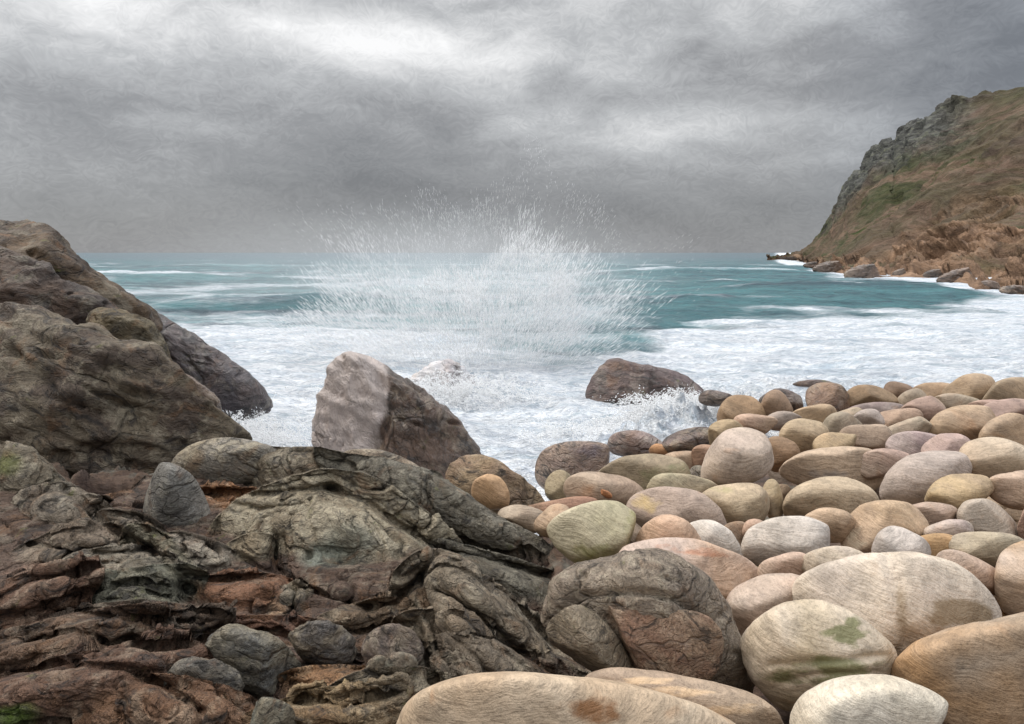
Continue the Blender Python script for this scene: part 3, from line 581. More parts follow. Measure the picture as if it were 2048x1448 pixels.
# fade detail where the sheet dives under the beach
lowleft = (sstep(560, 200, PX)*sstep(1120, 1220, PY)+sstep(1200, 1300, PY)*.8); lowleft = np.concatenate([np.repeat(lowleft[:1], nback, 0), lowleft]).clip(0, 1).ravel()
dz = (.020+.028*lowleft)*(ridged(st*1.3, 3)-.58)+.035*fbm(pf*2.2, 3)+(.009+.014*lowleft)*(ridged(st*4.2+5, 4)-.55)+.007*fbm(pf*18, 3)-(.008+.03*lowleft)*sstep(.80,.97, ridged(st*1.0+31, 2))
vw = X3-np.array([0, 0, H]); vw /= np.linalg.norm(vw, axis=-1)[..., None]
fac_ = np.clip(-(vw*nm).sum(-1)*1.6, .12, 1).ravel(); 
pw = np.stack([pf[:,0]+.12*fbm(pf*2.4, 3)+.25*pf[:,1], pf[:,1]*.8-pf[:,2]*1.1-.2*pf[:,0]+.12*fbm(pf*2.4+5, 3)], 1)
b1, e1 = cells(pw, 1.7, 3.4, 41); b2, e2 = cells(pw+2.2, 4.4, 8.5, 57); b3, e3 = cells(pw+.7, 11, 19, 63)
dz = dz+(.040*b1+.018*b2+.006*b3)-.035*np.exp(-(e1/.05)**2)-.016*np.exp(-(e2/.07)**2)*(.25+.6*lowleft)
dz = dz*fac_
X3 = X3+nm*dz.reshape(nm.shape[:2])[..., None]
loc0 = np.array([-1.5, 4., 1.2]); S = .30
o = link('rock_outcrop', (X3.reshape(-1,3)-loc0)/S, grid_faces(nrow+nback, len(pxs)), M_BED, loc=tuple(loc0)); o.scale = (S,S,S)
ca = o.data.attributes.new('rock_colour', 'FLOAT_COLOR', 'POINT'); cc4 = np.ones((X3.shape[0]*X3.shape[1], 4), np.float32); cc4[:, :3] = colr.reshape(-1, 3); ca.data.foreach_set('color', cc4.ravel())
fattr(o, 'stain', np.zeros(len(cc4))); o['stain_or_haze_tint'] = (.12,.12,.04)
if np.array(o.data.polygons[len(o.data.polygons)//2].normal)[1] > 0: o.data.flip_normals()
tag(o, 'folded and cracked grey brown bedrock with reddish hollows filling the lower left foreground', 'rock outcrop')

# --- cobbles wedged in the gaps
for i in range(75):
    for _ in range(40):
        px = random.uniform(1150, 2080); py = random.uniform(860, 1330)
        if px > 1080+max(0, (1000-py))*.5: break
    r = random.uniform(22, 40)
    t = random.choice([tan, sand, mauve, brown, ochre]); f = random.uniform(.6, .95)
    rock('cobble', 'small cobble wedged deep in the gaps between the bigger boulders', (px, py, r*random.uniform(1,1.5), r*.8, random.uniform(-25,25)), tuple(c*f for c in t), None,
         Y=hit(px, py)*1.05, sub=4, cat='cobble', group='cobbles between the boulders')

# the beach goes on to the right of the view
rr_ = random.Random(11)
yy = 2.4
while yy < 17:
    rad = .30+.02*yy
    xx = 1.02*.75*yy+rad*1.2+.45
    while xx < 1.02*.75*yy+6.5:
        if yy < water_y(xx)-.6:
            px_ = CX+(xx+rr_.uniform(-.12,.12))/yy*F; zz_ = float(ground_z(np.array([xx]), np.array([yy]))[0])+rad*.25
            rock('boulder', 'rounded tan boulder beyond the right end of the shown beach', (px_, HZ-(zz_-H)/yy*F, rad*rr_.uniform(.95,1.5)/yy*F, rad*rr_.uniform(.7,.95)/yy*F, rr_.uniform(-18,18)),
                 rr_.choice([tan, sand, ochre, mauve, pale, peach]), None, Y=yy+rr_.uniform(-.15,.15), sub=4, group='boulders further along the beach')
        xx += rad*2.0
    yy += rad*1.7
# ------------------------------------------------------------------ ground sheet
ga = np.concatenate([-np.geomspace(60, .86, 30), np.linspace(-.85, .95, 760), np.geomspace(.96, 60, 40)])
ysg = np.concatenate([np.linspace(.5, 1.7, 20), np.geomspace(1.72, 9, 430), np.geomspace(9.1, 6000, 130)])
GA, YY = np.meshgrid(ga, ysg); y = YY.ravel(); x = (GA*YY).ravel()
z = ground_z(x, np.maximum(y, 2.))-.10
z = np.where(y > 60, -3, z)
xs = ga
left = sstep(.5, -.1, x)*(y < 9)*(y > 0)
p = np.stack([x, y, z], 1)
# bedrock: tilted broken blocks with open cracks between them
ws = np.stack([x+.22*fbm(p*1.7, 3)+.25*y, y*1.+.2*fbm(p*1.7+9, 3)-.25*x], 1)
h1, c1 = cells(ws, 1.3, 2.3, 3); h2, c2 = cells(ws+3.3, 3.2, 6.2, 17); h3, c3 = cells(ws+1.1, 8., 15., 31)
rel_ = .13*h1+.045*h2+.014*h3-.14*np.exp(-(c1/.10)**2)-.05*np.exp(-(c2/.13)**2)-.014*np.exp(-(c3/.15)**2)
rel_ += .05*(ridged(p*2.2, 5)-.5)+.02*fbm(p*11, 3)
z = z+left*(rel_-.60)
z = z+(1-left)*(.05*fbm(p*2.2, 3)-.08)*(y < 40)
m, nt, b, out = newmat('shore_bedrock'); k = N(nt)
tc = k.n('ShaderNodeTexCoord'); v = tc.outputs['Object']
w = k.warp(v, 1.2, .5)
c = k.ramp(k.noise(w, 1.7, 6, .65, .4), [(.3, (.028,.022,.018)), (.44, (.070,.042,.030)), (.54, (.115,.070,.045)), (.62, (.12,.105,.08)), (.78, (.18,.16,.12))])
st = k.noise(k.map(w, (3, 8, 22)), 2.4, 4, .65, .6)
c = k.mix(1., c, k.ramp(st, [(.3, .6), (.7, 1.3)]), 'MULTIPLY')
k.l(c, b.inputs['Base Color']); b.inputs['Roughness'].default_value = .85
k.l(k.bump(st, .6, .03, k.bump(k.noise(v, 9, 6, .7), .7, .05)), b.inputs['Normal'])
g = link('ground', np.stack([x, y, z], 1), grid_faces(len(ysg), len(xs)), m); tag(g, kind='structure')

# ------------------------------------------------------------------ sea
def foam_boundary(px): return np.interp(px, [-900, 150, 300, 600, 850, 1000, 1150, 1280, 1380, 1500, 1750, 2048, 3200], [600, 620, 625, 622, 655, 690, 695, 680, 640, 618, 612, 600, 640])
nr, nc = 760, 640
ang = np.linspace(-1.35, 1.5, nc)
rowy = np.concatenate([np.linspace(6.5, 24, 240), np.geomspace(24.1, 130, 330), np.geomspace(131, 9000, nr-570)])
AA, RR = np.meshgrid(ang, rowy); x = (AA*RR).ravel(); y = RR.ravel()
pxw = CX+x/y*F; pyw = HZ+H/y*F
far = sstep(400, 60, y)
P3 = np.stack([x, y, x*0], 1)
chop = fbm(np.stack([x*.35, y*.8, x*0+2], 1), 4)
swl = np.sin(y*.42+x*.05+2.5*fbm(P3*.03, 2))*.5+np.sin(y*.23-x*.03+1.)*.5
z = .30*chop*sstep(260, 20, y)+.10*fbm(np.stack([x*1.1, y*2.2, x*0+7], 1), 4)*sstep(90, 8, y)
z += .42*swl*sstep(20, 50, y)*sstep(420, 120, y)
z += 1.3*fbm(np.stack([x*.045, y*.12, x*0+4], 1), 4)*sstep(50, 100, y)*sstep(900, 200, y)
# rolling swell off the headland
yc = 62+.05*(x-40)+2.2*fbm(np.stack([x*.06, x*0, x*0], 1), 2)
d = (y-yc)
z += 1.05*np.exp(-np.where(d < 0, (d/3.4)**2, (d/9.)**2))*sstep(10, 26, x)*sstep(45, 35, x)
d2 = y-(47+.1*x+1.5*fbm(np.stack([x*.1, x*0+3, x*0], 1), 2))
z += .35*np.exp(-np.where(d2 < 0, (d2/2.)**2, (d2/6.)**2))*sstep(-5, 10, x)
# rollers coming in: steep clear faces, white lips
lips = np.zeros(len(x)); faces_ = np.zeros(len(x))
for (ry, ra, rx0, rx1, sl, ph) in [(30, .42, -14, 30, .10, 1), (37, .5, -4, 40, -.05, 2), (52, .75, -30, 34, .08, 3), (76, 1.0, -20, 46, .03, 4), (95, .9, -70, 10, -.05, 5), (120, 1.1, 0, 62, .04, 6), (165, 1.1, -90, 80, 0, 7)]:
    yr = ry+sl*x+ry*.05*fbm(np.stack([x*3./ry, x*0+ph*3., x*0], 1), 3); dd = (y-yr)/(ry*.045)
    wv = sstep(rx0, rx0+8, x)*sstep(rx1, rx1-8, x)*(.35+.9*np.clip(.5+fbm(np.stack([x*5./ry, x*0+ph*5., x*0], 1), 3), 0, 1))
    z += ra*wv*np.exp(-np.where(dd < 0, (dd/.75)**2, (dd/2.2)**2))
    lips = np.maximum(lips, wv*sstep(-.55, -.1, dd)*sstep(1.6, .2, dd)); faces_ = np.maximum(faces_, wv*np.exp(-((dd+1.)/.6)**2))
# churned surf among the rocks
z += .16*ridged(np.stack([x*.9+.5*chop, y*1.5, x*0+1], 1), 4)*sstep(22, 13, y)*sstep(9, 2, x)
z -= .12
for (bx, by, ba, br) in [(4.2,15.3,.75,1.3),(3.2,14.2,.45,1.2),(5.2,16.2,.5,.9),(-6.3,13.6,.55,1.2),(-4.7,12.6,.35,.9),(1.0,11.6,.35,.9),(-1.2,20.,.5,1.8),(1.8,13.2,.35,1.2),(-3.4,12.,.35,.6),(6.,18.3,.3,2.5),(10,19.,.3,3.)]:
    gz = np.exp(-((x-bx)**2+(y-by)**2)/br**2); z += gz*ba*(.35+.9*ridged(np.stack([x*1.3, y*1.6, x*0+4], 1), 4)**2)
z += .22*(ridged(np.stack([x*.35+.6*chop, y*.75, x*0+3], 1), 4)-.55)*sstep(45, 20, y)
fb = foam_boundary(pxw)+34*fbm(np.stack([x*.16, y*.30, x*0+9], 1), 5)
foam = sstep(-34, 46, pyw-fb)*.95
band = fbm(np.stack([x*.06, y*.22, x*0+5], 1), 4)
amt = np.interp(pxw, [100, 600, 1100, 1270, 1350, 1600, 1800, 2048], [.46, .46, .58, .36, .18, .18, .28, .4])
amt = amt*sstep(509, 535, pyw)+.06
foam = np.maximum(foam, np.clip(amt*(.55+.45*sstep(530, 590, pyw))+band*.9*sstep(508, 530, pyw), 0, .60))
# white water along the foot of the headland
foot = np.interp(pxw, [1500, 1560, 1640, 1720, 1850, 1990, 2060, 2200], [517, 521, 541, 552, 555, 581, 596, 620])
foam = np.maximum(foam, sstep(14+14*sstep(1800, 2000, pxw)+9*fbm(np.stack([x*.05, y*.05, x*0], 1), 3)*2, -2, pyw-foot-2)*sstep(1530, 1570, pxw)*.97)
crest = z-(.1+.2*fbm(P3*.02, 2)); wc = sstep(.55, 1.05, z+.55*band)*sstep(40, 55, y)*sstep(300, 120, y)*.7; foam = np.maximum(foam, wc)
foam = foam*(1-.55*np.clip(faces_, 0, 1)*sstep(24, 45, y)); foam = np.maximum(foam, np.clip(lips, 0, 1)*sstep(115, 60, y)*(.45+.9*band))
# the clear swell face stays teal
foam = np.maximum(foam, sstep(foot-2, foot+6, pyw)*sstep(foot+70, foot+25, pyw+20*band)*sstep(1860, 1960, pxw)*.9)
foam *= 1-.85*np.exp(-np.where(d < 0, ((d+3)/3.0)**2, ((d+3)/2.5)**2))*sstep(8, 26, x)*sstep(46, 36, x)
mg = fbm(np.stack([x*.3, y*.7, x*0+12], 1), 3)
m, nt, b, out = newmat('sea_water'); k = N(nt)
tc = k.n('ShaderNodeTexCoord'); v = tc.outputs['Object']
at = k.n('ShaderNodeAttribute', attribute_name='foam').outputs['Fac']
w = k.warp(v, .35, 1.1)
s1 = k.noise(k.map(w, (.45, 1.9, 1)), 1.0, 7, .72, 1.2)
s2 = k.noise(k.map(w, (.12, .75, 1)), 1.0, 7, .78, .8)
s3 = k.noise(k.map(w, (2.2, 7.5, 4)), 1.0, 5, .65, 1.2)
sum_ = k.math('ADD', k.math('MULTIPLY', s1, .5), k.math('MULTIPLY', s2, .5))
thr = k.math('ADD', k.math('MULTIPLY_ADD', at, 1.15, -.58), sum_)
fm = k.ramp(thr, [(.36, 0.), (.56, .4), (.80, 1.)])
deep = k.mix(k.ramp(k.noise(k.map(w, (.035, .42, 1)), 1., 6, .68, .6), [(.36, 0.), (.62, 1.)]), (.006,.042,.064), (.050,.185,.200))
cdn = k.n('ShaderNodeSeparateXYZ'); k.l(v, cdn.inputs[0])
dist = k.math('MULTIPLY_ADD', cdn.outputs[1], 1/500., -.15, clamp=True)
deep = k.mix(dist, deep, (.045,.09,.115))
fc = k.mix(k.ramp(s3, [(.38, 0.), (.58, 1.)]), (.48,.51,.56), (.80,.81,.82))
fc = k.mix(k.ramp(s1, [(.3, 1.), (.5, 0.)]), fc, (.38,.45,.50))
fc = k.mix(k.ramp(s2, [(.36, .65), (.50, 0.)]), fc, (.33,.41,.48))
c = k.mix(fm, deep, fc)
k.l(c, b.inputs['Base Color'])
ro = k.math('MULTIPLY_ADD', fm, .4, .28); k.l(ro, b.inputs['Roughness']); b.inputs['Specular IOR Level'].default_value = .35
k.l(k.bump(s3, .65, .10, k.bump(s1, .75, .22, k.bump(s2, .6, 1.2))), b.inputs['Normal'])
sea = link('sea', np.stack([x, y, z], 1), grid_faces(nr, nc)[:, ::-1], m); fattr(sea, 'foam', np.clip(foam, 0, 1)); tag(sea, kind='structure')
# normals up
if sea.data.polygons[0].normal.z < 0: sea.data.flip_normals()
if g.data.polygons[0].normal.z < 0: g.data.flip_normals()

# ------------------------------------------------------------------ foam thrown up among the rocks, spray
m, nt, b, out = newmat('sea_foam'); k = N(nt)
tc = k.n('ShaderNodeTexCoord'); v = tc.outputs['Object']; w = k.warp(v, 1.4, .6)
s = k.noise(k.map(w, (1,1,2)), 3.5, 5, .65, 1.4)
k.l(k.mix(k.ramp(s, [(.3, 0.), (.6, 1.)]), (.48,.50,.56), (.70,.70,.72)), b.inputs['Base Color'])
b.inputs['Roughness'].default_value = .8
b.inputs['Subsurface Weight'].default_value = 0
k.l(k.bump(s, .8, .15), b.inputs['Normal']); M_FOAM = m
def foam_blob(shape, Y, thick=.5, amp=.3):
    o = rock('foam', None, shape, white, Y=Y, thick=thick, amp=amp, rough=1, mat=M_FOAM, cat=None, n=2.0, sub=6)
# droplets
m, nt, b, out = newmat('spray_droplets'); b.inputs['Base Color'].default_value = (.97,.97,.97,1); b.inputs['Roughness'].default_value = .6
b.inputs['Alpha'].default_value = .5
b.inputs['Specular IOR Level'].default_value = 0
tr = nt.nodes.new('ShaderNodeBsdfTranslucent'); tr.inputs[0].default_value = (.97,.97,.97,1)
tp = nt.nodes.new('ShaderNodeBsdfTransparent'); mx1 = nt.nodes.new('ShaderNodeMixShader'); mx2 = nt.nodes.new('ShaderNodeMixShader'); mx1.inputs[0].default_value = .5; mx2.inputs[0].default_value = .5; b.inputs['Alpha'].default_value = 1.; mx1.inputs[0].default_value = .15
nt.links.new(tr.outputs[0], mx1.inputs[1]); nt.links.new(tp.outputs[0], mx1.inputs[2])
nt.links.new(b.outputs[0], mx2.inputs[1]); nt.links.new(mx1.outputs[0], mx2.inputs[2]); nt.links.new(mx2.outputs[0], out.inputs[0])
M_DROP = m
OCT = np.array([[1,0,0],[-1,0,0],[0,1,0],[0,-1,0],[0,0,1],[0,0,-1]], float)
OF = np.array([[0,2,4],[2,1,4],[1,3,4],[3,0,4],[2,0,5],[1,2,5],[3,1,5],[0,3,5]])
def droplets(name, label, P, Dv, r, stretch):
    n = len(P); d = Dv/np.maximum(np.linalg.norm(Dv, axis=1), 1e-6)[:, None]
    a = np.cross(d, rng.normal(size=(n, 3))); a /= np.linalg.norm(a, axis=1)[:, None]; c = np.cross(d, a)
    V = P[:, None]+r[:, None, None]*(OCT[None,:,0,None]*a[:,None]+OCT[None,:,1,None]*c[:,None]+OCT[None,:,2,None]*d[:,None]*stretch[:, None, None])
    Fc = (OF[None]+np.arange(n)[:, None, None]*6).reshape(-1, 3)
    o = link(name, V.reshape(-1, 3), Fc, M_DROP); tag(o, label, 'spray', kind='stuff'); return o
def fan(n_fil, base, spread, up, width, lean=0., per=34, r0=.010, r1=.026, zmin=-.2, ymix=1.2):
    Ps = []; Ds = []; Rs = []
    for i in range(n_fil):
        a = random.gauss(0, 1)*spread+lean
        vz = up*random.uniform(.35, 1.)**.8*math.cos(a*.7); vx = up*math.sin(a)*1.0
        vy = random.gauss(0, .35)*ymix
        x0 = base[0]+random.gauss(0, 1)*width; y0 = base[1]+random.gauss(0, 1)*ymix
        t0 = random.uniform(.15, 1.25)*vz/9.8*1.3; L = random.uniform(.05, .28)
        t = np.clip(t0+np.sort(rng.normal(0, L, per)), .01, None)
        X = np.stack([x0+vx*t, y0+vy*t, base[2]+vz*t-4.9*t*t], 1)
        Dd = np.stack([vx+0*t, vy+0*t, vz-9.8*t], 1)
        X += rng.normal(0, .035+.05*random.random(), X.shape)*(.4+t[:, None])
        ok = X[:, 2] > zmin
        Ps.append(X[ok]); Ds.append(Dd[ok]); Rs.append((rng.uniform(r0, r1, per)*random.uniform(.6, 1.2))[ok])
    P = np.concatenate(Ps); D = np.concatenate(Ds); R = np.concatenate(Rs)
    return P, D, R
SY = 25.
def plume(n, base, a0, sa, r0, r1, wid, rr, zmin=.02):
    a = rng.normal(a0, sa, n*3); Rr = rng.uniform(0, 1, n*3)**.75*(r1-r0)+r0
    env = fbm(np.stack([a*2.2, a*0, a*0+base[0]], 1), 3)
    Rr *= .90+.45*env
    f = noise(np.stack([a*17, Rr*.7, a*0+3.], 1))+.7*noise(np.stack([a*45, Rr*1.2, a*0+8.], 1))
    keep = rng.uniform(-.9, .9, n*3) < f*1.1-.1-.55*sstep(.6, 1.02, (Rr-r0)/(r1-r0))
    a = a[keep][:n]; Rr = Rr[keep][:n]; m_ = len(a)
    y = rng.normal(0, wid, m_); w_ = .10*np.sin(Rr*2.+a*9)
    X = np.stack([base[0]+Rr*np.sin(a+w_*.3)+rng.normal(0, .12, m_), base[1]+y, base[2]+Rr*np.cos(a)+rng.normal(0, .1, m_)], 1)
    D = np.stack([np.sin(a)+rng.normal(0, .16, m_), rng.normal(0, .15, m_), np.cos(a)+0*a], 1)
    ok = X[:,2] > zmin
    return X[ok], D[ok], rng.uniform(*rr, m_)[ok]
q1 = plume(19000, (-1.0, SY, -2.6), -.04, .56, 2.7, 7.7, 1.3, (.003, .0075))
q2 = plume(6000, (-.7, SY+.3, -2.6), .48, .22, 3.2, 8.4, 1.0, (.0035, .009))
q3 = plume(9000, (-2., SY+.8, -2.6), -.8, .25, 2.6, 8.8, 1.2, (.003, .007))
q4 = plume(6000, (-.8, SY, -2.6), -.05, .55, 4.5, 10.5, .8, (.002, .0042))
Pa, Da, Ra = [np.concatenate(z_) for z_ in zip(q1, q2, q3, q4)]
droplets('sea_spray', 'white fan of spray thrown up in front of the horizon', Pa, Da, Ra, rng.uniform(8, 34, len(Pa)))
P, D, R = fan(1500, (4.3, 15.4, -.05), .5, 4.1, .55, -.1, per=40, r0=.004, r1=.013, ymix=.4)
P2, D2, R2 = fan(1000, (3.2, 15.0, -.1), .6, 2.8, 1.1, 0, per=40, r0=.004, r1=.012, ymix=.4)
droplets('foam_burst', 'burst of white foam breaking against the low dark sea rock', np.concatenate([P,P2]), np.concatenate([D,D2]), np.concatenate([R,R2]), rng.uniform(1.5, 4, len(P)+len(P2)))
P, D, R = fan(1200, (-6.0, 13.8, -.05), .6, 3.6, .8, .1, per=40, r0=.004, r1=.012, ymix=.5)
droplets('foam_burst', 'white foam bursting in the cove at the foot of the left spur', P, D, R, rng.uniform(1.5, 4, len(P)))
P, D, R = fan(200, (.9, 10.9, -.1), .5, 2.6, .4, 0, per=40, r0=.004, r1=.011, ymix=.4)
droplets('foam_burst', 'spray drifting over the channel beside the streaming brown rock', P, D, R, rng.uniform(1.5, 4, len(P)))
P, D, R = fan(500, (-1.8, 18.3, -.1), .6, 4.2, 1.0, 0, per=36, r0=.005, r1=.014, ymix=.4)
P2, D2, R2 = fan(260, (-3.9, 11.6, -.1), .5, 2.6, .35, -.2, per=36, r0=.004, r1=.010, ymix=.3)
droplets('foam_burst', 'veil of foam around the tall dark rock and the drowned pale one', np.concatenate([P,P2]), np.concatenate([D,D2]), np.concatenate([R,R2]), rng.uniform(1.5, 4, len(P)+len(P2)))
# drifting mist of the splash
m = bpy.data.materials.new('mist'); m.use_nodes = True; nt = m.node_tree; nt.nodes.clear(); k = N(nt)
out = k.n('ShaderNodeOutputMaterial'); pv = k.n('ShaderNodeVolumePrincipled'); k.l(pv.outputs[0], out.inputs['Volume'])
tc = k.n('ShaderNodeTexCoord'); v = tc.outputs['Object']
ln = k.n('ShaderNodeVectorMath', operation='LENGTH'); k.l(v, ln.inputs[0])
fall = k.math('SUBTRACT', 1., ln.outputs['Value'], clamp=True)
w = k.warp(v, 2.5, .35)
nz = k.ramp(k.noise(k.map(w, (3.4, 1.5, 1.4)), 1.6, 4, .65, .6), [(.40, 0.), (.68, 1.)])
k.l(k.math('MULTIPLY', k.math('MULTIPLY', fall, k.math('MULTIPLY_ADD', nz, .9, .1)), .35), pv.inputs['Density'])
pv.inputs['Color'].default_value = (.93,.94,.95,1); pv.inputs['Anisotropy'].default_value = .2
Vs, Fs = ico(4)
o = link('spray_mist', Vs, Fs, m, loc=(-.9, SY+.2, 1.6)); o.scale = (7.4, 2.2, 4.6); o.rotation_euler = (0, .08, 0)
tag(o, 'soft white mist hanging in the thrown up spray', 'spray', kind='stuff')
m = bpy.data.materials.new('drifting_mist'); m.use_nodes = True; nt = m.node_tree; nt.nodes.clear(); k = N(nt)
out = k.n('ShaderNodeOutputMaterial'); pv = k.n('ShaderNodeVolumePrincipled'); k.l(pv.outputs[0], out.inputs['Volume'])
tc = k.n('ShaderNodeTexCoord'); ln = k.n('ShaderNodeVectorMath', operation='LENGTH'); k.l(tc.outputs['Object'], ln.inputs[0])
k.l(k.math('MULTIPLY', k.math('SUBTRACT', 1., ln.outputs['Value'], clamp=True), .022), pv.inputs['Density'])
pv.inputs['Color'].default_value = (.93,.94,.95,1)
o = link('spray_mist', Vs, Fs, m, loc=(-9, 62, 1.0)); o.scale = (30, 20, 8.5)
tag(o, 'thin grey veil of blown spray over the sea to the left', 'spray', kind='stuff')
# ------------------------------------------------------------------ headland
hp = np.array([1535, 1600, 1625, 1660, 1700, 1722, 1745, 1775, 1792, 1800, 1830, 1865, 1882, 1930, 2048, 2300, 2700, 3400.])
hs = np.array([516, 503, 488, 440, 362, 338, 300, 284, 292, 262, 240, 224, 208, 190, 172, 120, 60, 20.])
hb = np.interp(hp, [1535, 1600, 1700, 1850, 1990, 2048, 2400, 3400], [517, 521, 530, 540, 577, 588, 650, 740])
hb = np.interp(hp, [1535, 1600, 1640, 1720, 1850, 1990, 2048, 2400, 3400], [517, 522, 541, 551, 554, 579, 593, 650, 740])
dR = np.interp(hp, [1535, 1650, 1750, 1850, 2048, 2400, 3400], [372, 345, 290, 240, 200, 150, 110])
nc, nr = 620, 300
px = np.linspace(1535, 3400, nc)**1.0
px = 1535+(3400-1535)*np.linspace(0, 1, nc)**1.9
S_ = np.interp(px, hp, hs); Bq = np.interp(px, hp, hb); DR = np.interp(px, hp, dR); DB = H*F/(Bq-HZ)
DB = np.minimum(DB, DR-3)
t = np.linspace(-.06, 1.35, nr)
TT, PX = np.meshgrid(t, px, indexing='ij')
Sx = np.interp(PX, px, S_); DRx = np.interp(PX, px, DR); DBx = np.interp(PX, px, DB)
zr = H+(HZ-Sx)/F*DRx
tt = np.clip(TT, 0, 1)
Yh = DBx+(DRx-DBx)*TT
gt = np.where(tt < .2, .07*tt/.2, .07+.93*(np.clip(tt-.2, 0, 1)/.8)**.95); BQ = HZ+H*F/DBx
zz = H+(HZ-(BQ+(Sx-BQ)*gt))/F*Yh
zz = np.where(TT > 1, zr*(1-(TT-1)*.55), zz); zz = np.where(TT < 0, TT*30, zz)
Xh = (PX-CX)/F*Yh
Pp = np.stack([Xh, Yh, zz], -1).reshape(-1, 3)
q = Pp*np.array([.05, .05, .05])
edge = (sstep(0, .12, tt)).ravel()
cliff = sstep(.34+.16, .12+.14, tt-.17*sstep(1760, 1960, PX)+.13+.30*np.asarray(noise(q*1.2)).reshape(tt.shape)).ravel()
crag = sstep(.74, .9, tt).ravel()*sstep(1990, 1850, PX).ravel()*sstep(1640, 1700, PX).ravel()
G3 = Pp.reshape(nr, nc, 3); du = np.gradient(G3, axis=1); dv = np.gradient(G3, axis=0); nm = np.cross(du, dv); nm /= np.maximum(np.linalg.norm(nm, axis=-1), 1e-9)[..., None]; nm = nm.reshape(-1, 3)
if nm[:, 2].mean() < 0: nm = -nm
near = np.clip(G3[...,1].ravel()/160, .35, 1.3)
keepr = (sstep(1.0, .72, tt)*(.45+.55*sstep(1700, 1900, PX))).ravel()
dg = np.stack([Pp[:,0]*.05-Pp[:,2]*.045, Pp[:,1]*.02, Pp[:,2]*.012], 1)
dz = edge*keepr*near*(3.6*fbm(q*1.2, 4)+5.0*(ridged(dg*1.3, 4)-.6)+1.6*(ridged(dg*4, 3)-.55))
cq = np.stack([Pp[:,0]*.09+Pp[:,2]*.06, Pp[:,1]*.06, Pp[:,2]*.07], 1)
hc, hd = cells(np.stack([cq[:,0]+.4*fbm(cq*3, 3), cq[:,1]+cq[:,2]*1.2+.4*fbm(cq*3+5, 3)], 1), 2.2, 2.2, 5)
dz += cliff*near*(6.5*(ridged(cq*1.1, 5)-.55)+1.5*hc-1.8*np.exp(-(hd/.12)**2)+.8)*sstep(-.02, .06, TT).ravel()
dz += (crag+.5*sstep(.9, 1., tt).ravel()*sstep(2100, 1900, PX).ravel()).clip(0,1)*5.5*(ridged(np.stack([Pp[:,0]*.16, Pp[:,1]*.08, Pp[:,2]*.03], 1), 5)-.5)
dz += .6*fbm(q*9, 3)*edge*keepr
Pp += nm*dz[:, None]
m, nt, b, out = newmat('headland_turf'); k = N(nt)
tc = k.n('ShaderNodeTexCoord'); v = tc.outputs['Object']
w = k.warp(v, .06, 14.)
# diagonal drifts of bracken, heather and grass down the slope
dr = k.noise(k.map(w, (.03, .02, .13), rot=(0, .5, 0)), 1., 6, .65, .5)
turf = k.ramp(dr, [(.34, (.022,.020,.016)), (.43, (.055,.060,.026)), (.5, (.080,.070,.040)), (.56, (.150,.100,.070)), (.64, (.045,.058,.018))])
big = k.noise(k.map(v, (.018, .018, .03)), 1., 3, .5)
turf = k.mix(k.ramp(big, [(.48, 0.), (.62, .6)]), turf, (.12,.078,.056))
fine = k.noise(k.map(w, (.35, .2, .6), rot=(0, .45, 0)), 1., 6, .7, .8)
rockc = k.ramp(k.noise(k.map(w, (.22, .1, .12)), 1., 6, .7, .6), [(.28, (.04,.03,.025)), (.44, (.16,.10,.065)), (.60, (.30,.19,.12)), (.75, (.12,.10,.085))])
cra = k.ramp(fine, [(.3, (.045,.045,.045)), (.55, (.11,.11,.10)), (.7, (.13,.135,.09))])
a1 = k.n('ShaderNodeAttribute', attribute_name='cliff').outputs['Fac']; a2 = k.n('ShaderNodeAttribute', attribute_name='crag').outputs['Fac']
c = k.mix(a2, k.mix(a1, turf, rockc), cra)
c = k.mix(1., c, k.ramp(fine, [(.3, .6), (.5, 1.), (.7, 1.35)]), 'MULTIPLY')
k.l(c, b.inputs['Base Color']); b.inputs['Roughness'].default_value = .9; b.inputs['Specular IOR Level'].default_value = .15
k.l(k.bump(fine, .8, 1.2, k.bump(k.noise(v, .12, 6, .7), .8, 3.)), b.inputs['Normal'])
hl = link('headland', Pp, grid_faces(nr, nc), m); fattr(hl, 'cliff', cliff); fattr(hl, 'crag', crag); tag(hl, kind='structure')
M_CL = bpy.data.materials.new('cliff_rock')
def ledge(label, shape, Y, t, t2, **k): rock('rock_ledge', label, shape, t, t2, Y=Y, rough=2, cat='rock', group='ledges at the foot of the headland', **k)
ledge('low far ledge of rock at the tip of the headland', [(1545,519),(1590,511),(1650,506),(1700,512),(1690,520),(1600,522)], 330, (.13,.10,.08), None)
lr = random.Random(5)
for i, (a_, b2_, w_) in enumerate([(1625,535,18),(1660,540,34),(1728,549,40),(1800,549,16),(1868,552,22),(1915,559,42),(1985,574,20),(2030,586,30)]):
    d_ = H*F/(b2_+5-HZ)
    ledge('jagged brown boulder awash along the foot of the headland', (a_, b2_-5, w_, w_*.36, lr.uniform(-14, 20)), d_, (.19,.13,.095), (.12,.09,.07), thick=.9, amp=.26, sub=5)

